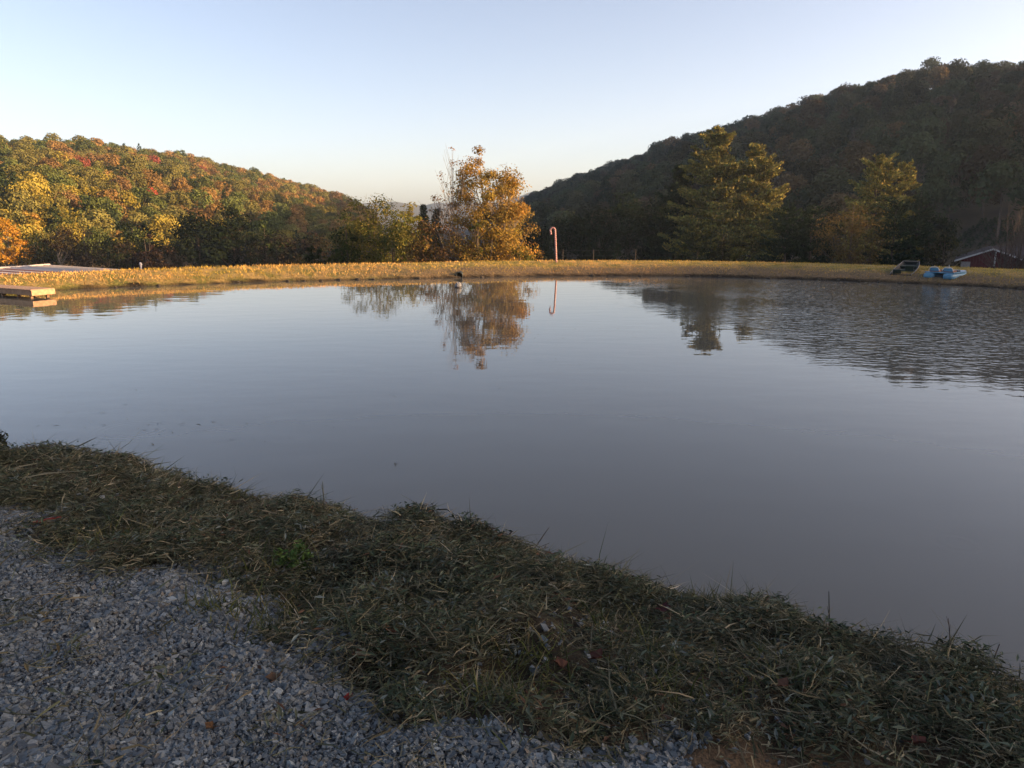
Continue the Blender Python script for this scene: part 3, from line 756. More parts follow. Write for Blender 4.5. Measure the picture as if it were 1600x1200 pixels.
put(B, 'yellow_tree', 'wide yellow tree, largest of the golden grove', 78, 312, 152, 84, YELLOW + OLIVE, leaves=4600, size=.44, clusters=64, low=.1)
put(B, 'yellow_tree', 'yellow tree at the lower right end of the golden grove', 112, 336, 146, 48, YELLOW + OLIVE, leaves=2800, size=.42, clusters=40, low=.1)
put(B, 'green_tree', 'mid green tree at the top of the golden grove by the frame edge', 8, 288, 190, 66, OLIVE + YELLOW, leaves=3400, size=.55, clusters=46, low=.1)
put(B, 'yellow_tree', 'yellow-green tree right of the golden grove, above the dark trees', 150, 322, 178, 54, OLIVE + YELLOW, leaves=2800, size=.55, clusters=40, low=.1)
# right of the cane, in shade
put(B, 'small_bush', 'small grey-green bush just left of the striped cane', 848, 392, 60, 26, [(.06, .07, .04), (.04, .05, .03)], leaves=500, size=.16, clusters=18, low=.0, cat='bush')
put(PN, 'young_conifer', 'young conifer behind the dam right of the fence post', 965, 378, 80, 24, DKPINE, whorls=10, low=.02, size=.28, dens=1.3)
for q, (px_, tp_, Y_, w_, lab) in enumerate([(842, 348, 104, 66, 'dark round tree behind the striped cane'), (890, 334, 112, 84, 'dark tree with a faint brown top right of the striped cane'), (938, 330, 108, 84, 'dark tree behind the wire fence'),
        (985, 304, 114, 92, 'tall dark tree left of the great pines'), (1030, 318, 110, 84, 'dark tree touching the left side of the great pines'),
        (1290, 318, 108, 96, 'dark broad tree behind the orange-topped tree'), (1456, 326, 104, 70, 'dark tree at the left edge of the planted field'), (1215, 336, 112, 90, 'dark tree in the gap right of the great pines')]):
    put(B, 'dark_tree', lab, px_, tp_, Y_, w_, SHADEGREEN + DKGREEN + [(.04, .036, .018)], leaves=4400, size=.4, clusters=54, low=.0)
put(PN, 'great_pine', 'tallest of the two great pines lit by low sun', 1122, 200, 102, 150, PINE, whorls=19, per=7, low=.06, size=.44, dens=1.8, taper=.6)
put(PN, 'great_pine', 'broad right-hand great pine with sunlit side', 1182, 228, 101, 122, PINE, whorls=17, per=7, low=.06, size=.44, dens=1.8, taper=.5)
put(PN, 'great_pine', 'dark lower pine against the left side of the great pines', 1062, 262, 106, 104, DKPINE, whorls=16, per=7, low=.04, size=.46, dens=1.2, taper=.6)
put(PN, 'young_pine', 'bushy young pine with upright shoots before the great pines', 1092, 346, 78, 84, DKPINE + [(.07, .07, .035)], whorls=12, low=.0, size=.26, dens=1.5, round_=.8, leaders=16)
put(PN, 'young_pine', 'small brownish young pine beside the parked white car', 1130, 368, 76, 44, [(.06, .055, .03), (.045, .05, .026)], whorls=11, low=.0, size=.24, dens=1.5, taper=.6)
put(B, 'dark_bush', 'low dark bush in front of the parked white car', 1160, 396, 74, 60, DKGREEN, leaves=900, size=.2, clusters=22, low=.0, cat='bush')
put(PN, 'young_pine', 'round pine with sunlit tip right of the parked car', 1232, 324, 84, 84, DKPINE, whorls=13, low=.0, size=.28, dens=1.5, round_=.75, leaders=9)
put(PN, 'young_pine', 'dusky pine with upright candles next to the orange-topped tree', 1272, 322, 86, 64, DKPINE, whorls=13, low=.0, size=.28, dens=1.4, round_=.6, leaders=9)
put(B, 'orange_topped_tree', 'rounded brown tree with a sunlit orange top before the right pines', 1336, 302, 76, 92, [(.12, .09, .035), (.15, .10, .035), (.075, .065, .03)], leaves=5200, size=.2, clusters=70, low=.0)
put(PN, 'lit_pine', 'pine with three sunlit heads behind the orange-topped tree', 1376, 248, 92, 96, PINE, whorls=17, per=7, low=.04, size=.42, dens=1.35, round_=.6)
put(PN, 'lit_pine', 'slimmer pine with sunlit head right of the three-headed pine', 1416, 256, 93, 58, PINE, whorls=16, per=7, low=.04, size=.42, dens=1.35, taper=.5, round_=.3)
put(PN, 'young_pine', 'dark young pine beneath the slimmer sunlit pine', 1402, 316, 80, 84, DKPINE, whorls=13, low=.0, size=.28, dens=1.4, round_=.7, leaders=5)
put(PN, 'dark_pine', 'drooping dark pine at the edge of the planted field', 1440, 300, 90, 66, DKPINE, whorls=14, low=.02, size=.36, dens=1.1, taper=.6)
put(B, 'scrub_tree', 'olive scrub tree left of the red barn', 1478, 362, 82, 70, [(.06, .06, .03), (.08, .075, .03), (.05, .04, .025)], leaves=1500, size=.22, clusters=44, low=.02, limb_all=True)
put(B, 'bare_tree', 'bare brown tree standing by the end of the red barn', 1592, 322, 60, 96, [(.10, .06, .04)], leaves=260, size=.12, clusters=120, low=.18, limb_all=True, sig=.05, stems=2)


# ------------------------------------------------------------------ planted rows on the field at the foot of the shaded hill
sap = G(); rs_ = np.random.default_rng(77)
for w in range(7):
    f = w / 7; n = 16; a = rs_.uniform(0, 6.28, n); R0 = (1 - f) * .62 + .05
    C = np.stack([np.sin(a) * R0, np.cos(a) * R0, np.full(n, .12 + f * 1.6)], -1)
    kites(sap, C, np.stack([np.sin(a), np.cos(a), np.full(n, .8)], -1), .34, .5, 0, shades(DKPINE, n, .3, rs_), rs_)
so = sap.build('sapling', M_LEAF); sap_me = so.data; bpy.data.objects.remove(so)
def on_hill(px, py):
    rr = np.arange(80, 420, .5); az = math.atan((px - CX) / F_PX); x, y = rr * math.sin(az), rr * math.cos(az); z = zfun(x, y)
    k = np.nonzero(project(np.stack([x, y, z], -1))[1] <= py)[0]; i = k[0] if len(k) else 0
    return float(x[i]), float(y[i]), float(z[i])
rows = [((1482, 384), (1522, 352)), ((1500, 388), (1542, 348)), ((1518, 390), (1562, 346)), ((1538, 388), (1580, 350)), ((1560, 380), (1596, 352))]
for (a, b) in rows:
    for t in np.linspace(0, 1, 8):
        x_, y_, z_ = on_hill(a[0] + (b[0] - a[0]) * t, a[1] + (b[1] - a[1]) * t)
        o = link('planted_conifer', sap_me, None, (x_, y_, z_ - .05)); o.rotation_euler = (0, 0, random.random() * 6); k_ = random.uniform(.7, 1.2); o.scale = (k_, k_, k_)
        tag(o, 'small conifer in the planted rows above the red barn', 'conifer', 'planted conifer rows above the barn')

# ------------------------------------------------------------------ candy-striped cane
def cane():
    p = at_y(869.5, 407.5, 46.6); x, y = float(p[0]), float(p[1]); z = zat(x, y)
    top = float(at_y(866, 356, 46.6)[2]); H = top - z
    root = thing('striped_cane', 'tall red and white striped cane ornament standing on the dam', 'ornament', (x, y, z - .05))
    R = .145; hs = H - R + .05
    path = [(-.11 * t, 0, hs * t) for t in np.linspace(0, 1, 14)]
    for a in np.linspace(0, math.pi, 12)[1:]: path.append((-.11 - R + R * math.cos(a), 0, hs + R * math.sin(a)))
    for t in np.linspace(0, 1, 4)[1:]: path.append((-.11 - 2 * R + .05 * t, 0, hs - .27 * t))
    P = np.array(path); g = G(); n = 10; rad = .058
    T = norm(np.gradient(P, axis=0)); Bv = np.array([0, 1., 0]); A = norm(np.cross(T, Bv)); k = len(P)
    # resample finely so that the stripes are real bands
    L = np.concatenate([[0], np.cumsum(np.linalg.norm(np.diff(P, axis=0), axis=1))]); m = 90; q = np.linspace(0, L[-1], m)
    P = np.stack([np.interp(q, L, P[:, i]) for i in range(3)], -1); T = norm(np.gradient(P, axis=0)); A = norm(np.cross(T, Bv))
    th = np.linspace(0, 2 * np.pi, n, endpoint=False)
    V = P[:, None] + rad * (np.cos(th)[None, :, None] * A[:, None] + np.sin(th)[None, :, None] * Bv)
    i = np.arange(m - 1)[:, None] * n; j = np.arange(n)[None]; j2 = (j + 1) % n
    F = np.stack([i + j, i + j2, i + n + j2, i + n + j], -1).reshape(-1, 4)
    ph = (q[:-1, None] / .11 + j / n) % 1.0; red = (ph < .6).ravel()
    V = V.reshape(-1, 3)
    for nm, sel, mt in (('white_stripe', ~red, plain('white_paint', (.50, .40, .38), .5, .08)), ('red_stripe', red, plain('red_paint', (.30, .07, .065), .5, .15))):
        G().add(V, F[sel]).build(nm, mt, root, True)
    G().tube([P[0] - [0, 0, .1], P[0] + [0, 0, .04]], [.075, .07], 10).build('base_sleeve', plain('sleeve', (.2, .2, .2), .6), root)
cane()

# ------------------------------------------------------------------ wire fence behind the dam
def fence():
    M = plain('fence_post', (.06, .05, .042), .9, .3, 20); Mw = plain('fence_wire', (.12, .12, .12), .5, .1, metal=.6)
    Y0 = 64; xs = [(px_ - CX) / F_PX * Y0 for px_ in (878, 925, 990)]
    z0 = zat(xs[1], Y0); top = float(at_y(925, 391, Y0)[2])
    root = thing('wire_fence', 'low post and wire fence behind the dam right of the cane', 'fence', (xs[1], Y0, z0))
    for x_ in xs:
        zz = zat(x_, Y0)
        G().tube([(x_ - xs[1], 0, zz - z0 - .2), (x_ - xs[1] + .02, 0, top - z0 + .05)], [.04, .035], 7).build('post', M, root)
    for hh in (0, -.45, -.85):
        pts = [(x_ - xs[1], -.06, top - z0 + hh - (.05 if q % 2 else 0)) for q, x_ in enumerate(np.linspace(xs[0], xs[-1], 13))]
        G().tube(pts, .006, 4).build('wire', Mw, root)
fence()

# ------------------------------------------------------------------ dock
M_WOOD = plain('dock_wood', (.34, .22, .14), .8, .25, 7, bump=.4, use_col=True)
def dock():
    u = np.array([-.89, .456]); v = np.array([.456, .89])          # along the deck, across it
    c = at_z(49, 452.6, .36)[:2]
    root = thing('dock', 'low wooden dock on short posts reaching into the pond', 'dock', (float(c[0]), float(c[1]), 0), math.atan2(-u[1], -u[0]))
    # local x runs from the shore to the free end (x = 0), local y across
    Wd, L = .9, 5.4; k = 0
    x = -.075
    while x > -L:
        G().box((x, Wd / 2, .335), (.135, Wd + .06, .038), col=shades([(1, 1, 1)], 1, .2)[0]).build('plank', M_WOOD, root); x -= .145
    for y_ in (0.02, Wd - .02): G().box((-L / 2 - .02, y_, .215), (L, .04, .198), col=(.9, .85, .8)).build('side_board', M_WOOD, root)
    G().box((.022, Wd / 2, .215), (.04, Wd + .06, .206), col=(1.15, 1.1, 1.0)).build('end_board', M_WOOD, root)
    for px_ in (-.28, -1.15, -2.3, -3.5):
        for y_ in (.12, Wd - .12): G().box((px_, y_, -.35), (.1, .1, .94), col=(.7, .65, .6)).build('post', M_WOOD, root)
dock()

# ------------------------------------------------------------------ jon boat
def jon_boat():
    D0 = 37.7; p = at_z(1408, 439.6, 0.02); base = np.array([float(p[0]), float(p[1])]); a = math.atan2(2.2, 3.0)
    root = thing('jon_boat', 'dark flat-bottomed rowing boat drawn up stern first at the water', 'boat', (base[0], base[1] + .15, .07), -a)
    root.rotation_euler = (math.radians(8.5), 0, -a)
    Mh = plain('boat_hull', (.022, .022, .024), .45, .3, 4); Mi = plain('boat_inside', (.014, .016, .014), .7, .3, 5); Mr = plain('boat_rim', (.13, .125, .12), .5, .15, 6); Ms = plain('boat_seat', (.022, .032, .022), .8, .3, 9)
    st = [(0, .50, .40, .30), (.9, .54, .43, .28), (1.9, .54, .42, .28), (2.7, .48, .36, .31), (3.2, .40, .28, .36)]
    def shell(off, zb):
        V = []; 
        for (y, wt, wb, h) in st: V += [(-wt + off, y, h), (-wb + off, y, zb + (.0 if y < 2 else (y - 2) * .16)), (wb - off, y, zb + (.0 if y < 2 else (y - 2) * .16)), (wt - off, y, h)]
        F = [];
        for i in range(len(st) - 1):
            for j in range(3): b = i * 4 + j; F.append([b, b + 1, b + 5, b + 4])
        F += [[0, 3, 2, 1], [16, 17, 18, 19]]
        return V, F
    V, F = shell(0, 0); hull = G().add(V, F).build('hull', Mh, root)
    V, F = shell(.03, .03); V = [(x, y * .985 + .02, z) for x, y, z in V]; G().add(V, np.array(F)[:, ::-1]).build('inside', Mi, hull)
    for s_ in (-1, 1): G().tube([(s_ * wt, y, h + .012) for y, wt, wb, h in st], .016, 6).build('gunwale', Mr, hull, True)
    G().tube([(-.40, 3.2, .375), (.40, 3.2, .375)], .022, 6).build('bow_rail', Mr, hull, True)
    for y_ in (.45, 1.5, 2.6):
        G().box((0, y_, .22), (.92, .30, .04)).build('seat', Ms, root)
    for x_, y_ in ((-.22, .5), (.2, 1.55)):
        G().box((x_, y_ - .12, .36), (.38, .07, .24), rx=.2).build('seat_back', Ms, root)
    G().box((-.02, -.012, .19), (.13, .015, .13)).build('transom_plate', plain('plate', (.45, .45, .43), .6), hull)
jon_boat()

# ------------------------------------------------------------------ pedal boat
def pedal_boat():
    p = at_z(1470, 441.0, .10); zb = .16; a = math.radians(-52)
    root = thing('pedal_boat', 'light blue two-hulled pedal boat with pale seat hoops on the bank', 'boat', (float(p[0]) + .1, float(p[1]) + .55, zb), a)
    Mb = plain('pedal_blue', (.09, .22, .33), .45, .18, 3); Mp = plain('pedal_pale', (.34, .44, .54), .5, .15, 4); Ml = plain('pedal_hoop', (.55, .53, .50), .5, .1); Mt = plain('pedal_seat', (.22, .10, .06), .7, .2); Mk = plain('pedal_dark', (.02, .022, .025), .7)
    # local y runs from stern (toward the pond) to bow; two rounded hulls
    for s_, nm in ((-1, 'hull'), (1, 'hull')):
        g = G(); ys = np.array([-.02, .06, .3, .9, 1.5, 1.85, 2.02]); hw = np.array([.16, .23, .27, .28, .26, .18, .05]); z0 = np.array([.10, .04, .0, .0, .03, .12, .24]); z1 = np.array([.30, .34, .35, .35, .35, .34, .31])
        th = np.linspace(0, 2 * np.pi, 14, endpoint=False); V = []
        for y, w, a0, a1 in zip(ys, hw, z0, z1):
            cz, hz = (a0 + a1) / 2, (a1 - a0) / 2
            c_, s2 = np.cos(th), np.sin(th)
            V.append(np.stack([s_ * .47 + w * np.sign(c_) * np.abs(c_) ** .6, np.full(14, y), cz + hz * np.sign(s2) * np.abs(s2) ** .6], -1))
        V = np.concatenate(V); i = np.arange(6)[:, None] * 14; j = np.arange(14)[None]; j2 = (j + 1) % 14
        F = np.stack([i + j, i + j2, i + 14 + j2, i + 14 + j], -1).reshape(-1, 4)
        g.add(V, F); g.F.append(np.array([list(range(13, -1, -1))])); g.M.append(np.zeros(1)); g.C.append(np.ones((1, 3)))
        g.build(nm, Mb, root, True)
    G().box((0, .95, .372), (1.40, 1.55, .045)).build('deck', Mb, root)
    G().box((0, 1.72, .40), (1.15, .42, .05), rx=.12).build('bow_deck', Mp, root)
    for s_ in (-1, 1):
        seat = G().box((s_ * .33, .62, .44), (.46, .46, .09)).build('seat', Mt, root)
        G().box((s_ * .33, .38, .52), (.44, .06, .16), rx=.22, taper=.85).build('seat_back', Mb, seat)
        a_ = np.linspace(0, math.pi, 12); G().tube(np.stack([s_ * .33 + .25 * np.cos(a_), np.full(12, .33), .46 + .20 * np.sin(a_)], -1), .017, 6).build('seat_hoop', Ml, seat, True)
        G().box((s_ * .33, 1.28, .43), (.34, .3, .07)).build('pedal_well', Mk, root)
    G().box((0, 1.1, .47), (.12, .55, .16)).build('console', Mp, root)
    G().tube([(0, 1.3, .52), (0, 1.25, .72)], .018, 6).build('tiller', Ml, root)
    G().box((0, .42, .16), (.34, .5, .16)).build('paddle_housing', Mk, root)
pedal_boat()

# ------------------------------------------------------------------ float on the water
def buoy():
    p = at_z(716, 449.6, 0.0); root = thing('float', 'small grey domed float with dark rim on the water', 'float', (float(p[0]), float(p[1]), 0))
    Md = plain('float_rim', (.025, .022, .024), .6); Mg = plain('float_dome', (.15, .16, .18), .6, .25, 14); Mw = plain('float_rib', (.32, .32, .32), .6)
    G().tube([(0, 0, -.06), (0, 0, -.02), (0, 0, .05), (0, 0, .07)], [.12, .165, .165, .14], 18).build('rim', Md, root, True)
    a = np.linspace(0, math.pi / 2, 7); G().tube(np.stack([0 * a, 0 * a, .065 + .20 * np.sin(a)], -1), np.maximum(.004, .145 * np.cos(a) ** .75), 18).build('dome', Mg, root, True); dome = next(c for c in root.children if c.name.startswith('dome'))
    for k in range(6):
        t = k * math.pi / 3 + .3; b = np.linspace(0, math.pi * .46, 7)
        G().tube(np.stack([.15 * np.cos(b) ** .75 * math.cos(t), .15 * np.cos(b) ** .75 * math.sin(t), .068 + .205 * np.sin(b)], -1), .007, 5).build('rib', Mw, dome, True)
buoy()
def culvert():
    p = at_z(718, 433.6, 0.0); y = float(p[1]) + .25; root = thing('drain_pipe', 'dark drain pipe end in the dam behind the float', 'pipe', (float(p[0]), y, .10))
    Mc = plain('pipe', (.02, .026, .024), .6, .3)
    g = G(); a = np.linspace(0, 2 * np.pi, 16, endpoint=False)
    R = [(.20, -.35), (.20, .9), (.16, .9), (.16, -.35)]
    V = np.concatenate([np.stack([r_ * np.cos(a), np.full(16, y_), r_ * np.sin(a)], -1) for r_, y_ in R]); i = np.arange(4)[:, None]; i2 = (i + 1) % 4; j = np.arange(16)[None]; j2 = (j + 1) % 16
    g.add(V, np.stack([i * 16 + j, i * 16 + j2, i2 * 16 + j2, i2 * 16 + j], -1).reshape(-1, 4)); g.build('pipe_wall', Mc, root, True)
    G().tube([(0, .5, 0), (0, .52, 0)], .161, 16).build('pipe_shade_disc', plain('pipe_shade', (.006, .006, .006), .9), root)  # near-black disc painted as the shade deep in the pipe
culvert()

# ------------------------------------------------------------------ long shed below the dam with a striped metal roof
def shed():
    e0 = at_y(-120, 431, 46); e1 = at_y(218, 421.5, 66)            # front eave, running away to the right
    d = (e1 - e0)[:2]; L = float(np.linalg.norm(d)); d = d / L; back = np.array([-d[1], d[0]])
    zg = -6.8; base = np.array([e0[0], e0[1]])
    ez = -1.2
    root = thing('long_shed', 'long low shed below the dam with rust-striped metal roof', 'shed', (float(base[0]), float(base[1]), zg), math.atan2(d[1], d[0]))
    Mw = plain('shed_wall', (.25, .16, .10), .8, .2); Ms = plain('roof_sheet', (.42, .39, .37), .55, .15, 3, metal=.2, use_col=True)
    h0 = ez - zg; run = 9.0; rise = .4
    G().box((L / 2, run, h0 / 2 - .15), (L - .6, run * 2 - .8, h0 - .3)).build('wall', Mw, root)
    n = 24; w = L / n
    cols = [(1.15, 1.1, 1.05), (.50, .20, .14), (1.0, .9, .82), (.42, .17, .12), (1.3, 1.25, 1.2)]
    for side in (0, 1):
        for i in range(n):
            if i > 20: c = (1.35, 1.2, 1.0)  # end sheets lighter and warmer, sunlight put into their colour
            elif i > 17: c = (.95, .95, 1.0)
            else: c = cols[[0, 1, 2, 3, 0, 1, 4, 3][i % 8]]
            y0, y1 = (0, run) if side == 0 else (2 * run, run)
            z0, z1 = h0, h0 + rise
            x0, x1 = i * w, (i + .97) * w; t = .03
            V = [(x0, y0, z0), (x1, y0, z0), (x1, y1, z1), (x0, y1, z1)]; V += [(x, y, z - t) for x, y, z in V]
            g = G().add(V, [[0, 1, 2, 3], [7, 6, 5, 4], [0, 4, 5, 1], [2, 6, 7, 3], [1, 5, 6, 2], [0, 3, 7, 4]] if side == 0 else [[3, 2, 1, 0], [4, 5, 6, 7], [1, 5, 4, 0], [3, 7, 6, 2], [2, 6, 5, 1], [4, 7, 3, 0]], col=c)
            g.tube([(x0 + .02, y0, z0 + .02), (x0 + .02, y1, z1 + .02)], .028, 4, col=c)
            g.build('roof_sheet', Ms, root)
    G().tube([(0, run, h0 + rise + .03), (L, run, h0 + rise + .03)], .09, 6).build('ridge_cap', Ms, root)
    vx = L * .47
    G().tube([(vx, run, h0 + rise), (vx, run, h0 + rise + .22), (vx, run, h0 + rise + .62)], [.75, .9, .02], 4, col=(1.1, .8, .75)).build('roof_vent', Ms, root)
shed()
def standpipe():
    Y = 66; p = at_y(220.5, 420, Y); zb = zat(float(p[0]), Y) - .2; top = float(at_y(220.5, 409.8, Y)[2]); H = top - zb
    root = thing('marker_post', 'short pale grey post standing behind the dam near the shed', 'post', (float(p[0]), Y, zb))
    Mp = plain('post_grey', (.34, .34, .37), .7, .2, 10)
    G().tube([(0, 0, 0), (0, 0, H - .26)], .075, 10).build('shaft', Mp, root, True)
    G().tube([(0, 0, H - .26), (.0, 0, H - .22), (-.01, 0, H - .1), (-.02, 0, H)], [.10, .125, .12, .05], 10).build('cap', Mp, root, True)
standpipe()

# ------------------------------------------------------------------ red barn
def barn():
    Y = 74; pk = at_y(1552, 388.5, Y); le = at_y(1490, 408, Y); re = at_y(1622, 416, Y)
    x0, z0 = float(pk[0]), float(pk[2]); hw = (x0 - float(le[0])) * .83; dz = z0 - float(le[2]); zg = -3.4
    root = thing('red_barn', 'dark red barn with pale roof edges below the planted field', 'barn', (x0, Y, zg), math.radians(-31))
    Mw = plain('barn_red', (.085, .022, .02), .85, .3, 3); Mr = plain('barn_roof', (.07, .058, .056), .9, .25, 2, spec=.1); Mt = plain('barn_trim', (.42, .41, .40), .6, .1); Mc = plain('barn_pale', (.22, .20, .19), .8)
    pz = z0 - zg; ezz = pz - dz; ww = hw - .55; k = dz / hw
    # gable wall of upright boards
    n = 20; bw = 2 * ww / n
    for i in range(n):
        a, b = -ww + i * bw + .008, -ww + (i + 1) * bw - .008
        V = [(a, 0, 0), (b, 0, 0), (b, 0, pz - .14 - abs(b) * k), (a, 0, pz - .14 - abs(a) * k)]; V += [(x, y + .06, z) for x, y, z in V]
        G().add(V, [[0, 1, 2, 3], [7, 6, 5, 4], [0, 4, 5, 1], [2, 6, 7, 3], [1, 5, 6, 2], [0, 3, 7, 4]]).build('board', Mw, root)
    G().box((0, 5.2, (pz - dz - .3) / 2), (2 * ww - .1, 10.2, pz - dz - .3)).build('wall', Mw, root)
    for s_ in (-1, 1):
        V = [(0, -.35, pz), (s_ * (hw + .02), -.35, pz - dz), (s_ * (hw + .02), 10.5, pz - dz), (0, 10.5, pz)]; V += [(x, y, z - .1) for x, y, z in V]
        slope = G().add(V, [[0, 1, 2, 3], [7, 6, 5, 4], [0, 4, 5, 1], [2, 6, 7, 3], [1, 5, 6, 2], [0, 3, 7, 4]]).build('roof_slope', Mr, root)
        V = [(0, -.38, pz + .03), (s_ * (hw + .05), -.38, pz - dz + .03), (s_ * (hw + .05), -.38, pz - dz - .13), (0, -.38, pz - .13)]; V += [(x, y + .028, z) for x, y, z in V]
        G().add(V, [[0, 1, 2, 3], [7, 6, 5, 4], [0, 4, 5, 1], [2, 6, 7, 3], [1, 5, 6, 2], [0, 3, 7, 4]]).build('barge_board', Mt, slope)
    G().box((.26, -.05, pz / 2 + .9), (.14, .09, pz - 2.4)).build('trim_strip', Mt, root)
    G().box((-hw + .95, -.06, ezz - .45), (.8, .06, .7)).build('end_panel', Mc, root)
    # long wing behind with its ridge along the bank
    V = [(.2, 3.2, pz - 1.9), (16, 3.2, pz - 1.9), (16, 7.6, pz + .05), (.2, 7.6, pz + .05), (16, 12, pz - 1.9), (.2, 12, pz - 1.9)]
    G().add(V, [[0, 1, 2, 3], [3, 2, 4, 5]]).build('wing_roof', Mr, root)
    G().box((9.5, 7.6, (pz - 2.0) / 2), (12.6, 8.2, pz - 2.0)).build('wing_wall', Mw, root)
barn()

# ------------------------------------------------------------------ parked car among the pines
def car():
    Y = 128; p = at_y(1155, 385.2, Y); x = float(p[0]); zb = zat(x, Y)
    root = thing('parked_car', 'white car half hidden among the dark pines', 'car', (x, Y, zb), math.radians(14))
    Mw = plain('car_white', (.55, .57, .60), .35, .05); Mg = plain('car_glass', (.02, .025, .03), .1); Mk = plain('car_tyre', (.02, .02, .02), .9); Ml = plain('car_lamp', (.5, .5, .5), .2)
    prof = [(-2.1, .35), (-2.1, .78), (-1.95, .92), (-1.1, 1.0), (1.3, 1.0), (2.0, .92), (2.1, .7), (2.1, .35)]
    def ext(pr, w, wt=None):
        n = len(pr); V = [(s_ * w, a, b) for s_ in (-1, 1) for a, b in pr]
        F = [[i, (i + 1) % n, n + (i + 1) % n, n + i] for i in range(n)]
        g = G().add(V, F); g.F.append(np.array([list(range(n))[::-1]])); g.F.append(np.array([list(range(n, 2 * n))])); g.M += [np.zeros(1)] * 2; g.C += [np.ones((1, 3))] * 2; return g
    body = ext(prof, .86).build('body', Mw, root)
    cab = ext([(-1.15, 1.0), (-.55, 1.42), (.75, 1.45), (1.45, 1.0)], .72).build('cabin', Mg, root)
    G().box((.0, .1, 1.46), (1.3, 1.5, .05)).build('roof', Mw, root)
    for s_ in (-1, 1):
        G().box((s_ * .68, -.85, 1.22), (.06, .08, .52), rx=-.95).build('pillar', Mw, cab); G().box((s_ * .68, 1.1, 1.22), (.06, .08, .52), rx=1.0).build('pillar', Mw, cab)
        G().box((s_ * .6, -2.1, .78), (.3, .05, .14)).build('headlight', Ml, body)
        for y_ in (-1.3, 1.35): G().tube([(s_ * .70, y_, .34), (s_ * .90, y_, .34)], .34, 16).build('wheel', Mk, root, True)
car()

# ------------------------------------------------------------------ grass on the dam
def blades(g, P, Dv, L, Wd, col, seg=1, bend=None, r=None, mat=0):
    """flat blades from P along Dv; seg 1 = one triangle, seg 2 = bent strip"""
    r = r or rng; n = len(P); Dv = norm(Dv); side = norm(np.cross(Dv, r.normal(size=(n, 3)))) * (Wd[:, None] / 2); L = L[:, None]
    if seg == 1:
        V = np.stack([P - side, P + side, P + Dv * L], 1); g.add(V.reshape(-1, 3), np.arange(3 * n).reshape(-1, 3), mat, col)
    else:
        B_ = bend if bend is not None else r.normal(size=(n, 3)) * .25
        m1 = P + Dv * L * .5 + B_ * L * .5 * .35; t = P + Dv * L + B_ * L
        V = np.stack([P - side, P + side, m1 + side * .8, m1 - side * .8, t], 1).reshape(-1, 3)
        i = np.arange(n)[:, None] * 5
        g.add(V, i + np.array([[0, 1, 2, 3]]), mat, col); g.F.append(g.F[-1][:, [3, 2, 2]] * 0 + (g.n - 5 * n) + i + np.array([[3, 2, 4]])); g.M.append(np.full(n, mat)); g.C.append(np.broadcast_to(np.asarray(col, float), (n, 3)))
def bank_grass():
    r = np.random.default_rng(301); n = 150000
    a = np.radians(r.uniform(-37, 38, n)); rr = np.sqrt(r.uniform(26 ** 2, 60 ** 2, n)); x, y = rr * np.sin(a), rr * np.cos(a)
    sd = sdist(x, y); cw = np.interp(x, [-40, -25, -8, 0, 12, 26, 40], [3.0, 3.2, 4.8, 5.4, 5.4, 5.6, 6])
    k = (sd > .12) & (sd / cw < 1.25); x, y, sd, cw = x[k], y[k], sd[k], cw[k]
    dens = .35 + .65 * fbm(x * .8, y * .8, 302, 2); dirt = sstep(3.2, 1.0, sd) * sstep(-14, -2, x)
    k = r.random(len(x)) < dens * (1 - .45 * dirt); x, y, sd = x[k], y[k], sd[k]; n = len(x)
    z = zfun(x, y, sd)
    lf = (.6 * fbm(x * .22, y * .3, 303, 3) + .4 * fbm(x * 1.1, y * 1.1, 304, 2))[:, None]; edge = sstep(.9, .2, sd)
    straw = np.array([.64, .39, .125]); grn = np.array([.48, .34, .075]); ed = np.array([.20, .15, .07])
    c = straw * (1 - sstep(.4, .6, lf)) + grn * sstep(.4, .6, lf); c = c * (.72 + .5 * fbm(x * .5, y * .5, 306, 2))[:, None]; c = c * (1 - edge[:, None] * .75) + ed * edge[:, None] * .75
    c = c * r.uniform(.68, 1.18, (n, 1))
    L = r.uniform(.06, .15, n) * (1 + 1.0 * edge * (r.random(n) < .4)) * np.interp(x, [-12, -2], [1.25, .8])
    D = np.stack([r.normal(size=n) * .5, r.normal(size=n) * .5 - .1, np.ones(n)], -1)
    g = G(); blades(g, np.stack([x, y, z - .01], -1), D, L, r.uniform(.02, .05, n), np.clip(c, .01, .8), 1, r=r)
    tag(g.build('bank_grass', M_STRAW), 'short straw-coloured grass covering the dam', kind='stuff')['category'] = 'grass'
bank_grass()
def shore_stones():
    r = np.random.default_rng(310); n = 170
    i = r.integers(0, len(OUT), n); k = OUT[i, 1] > 25
    P = OUT[i[k]] + outw[i[k]] * r.normal(size=(k.sum(), 1)) * .12; g = G()
    for p in P:
        s_ = r.uniform(.03, .11); V = ICO_V * (1 + .3 * r.uniform(-1, 1, (12, 1))) * s_ * [1.3, 1.1, .7] + [p[0], p[1], .03]
        g.add(V, ICO_F, 0, (1, 1, 1))
    tag(g.build('shore_clods', plain('clods', (.045, .036, .026), .9, .4, 8)), 'dark clods and stones along the far waterline', kind='stuff')['category'] = 'clods'
ph_ = (1 + 5 ** .5) / 2
ICO_V = norm(np.array([(-1, ph_, 0), (1, ph_, 0), (-1, -ph_, 0), (1, -ph_, 0), (0, -1, ph_), (0, 1, ph_), (0, -1, -ph_), (0, 1, -ph_), (ph_, 0, -1), (ph_, 0, 1), (-ph_, 0, -1), (-ph_, 0, 1)], float))
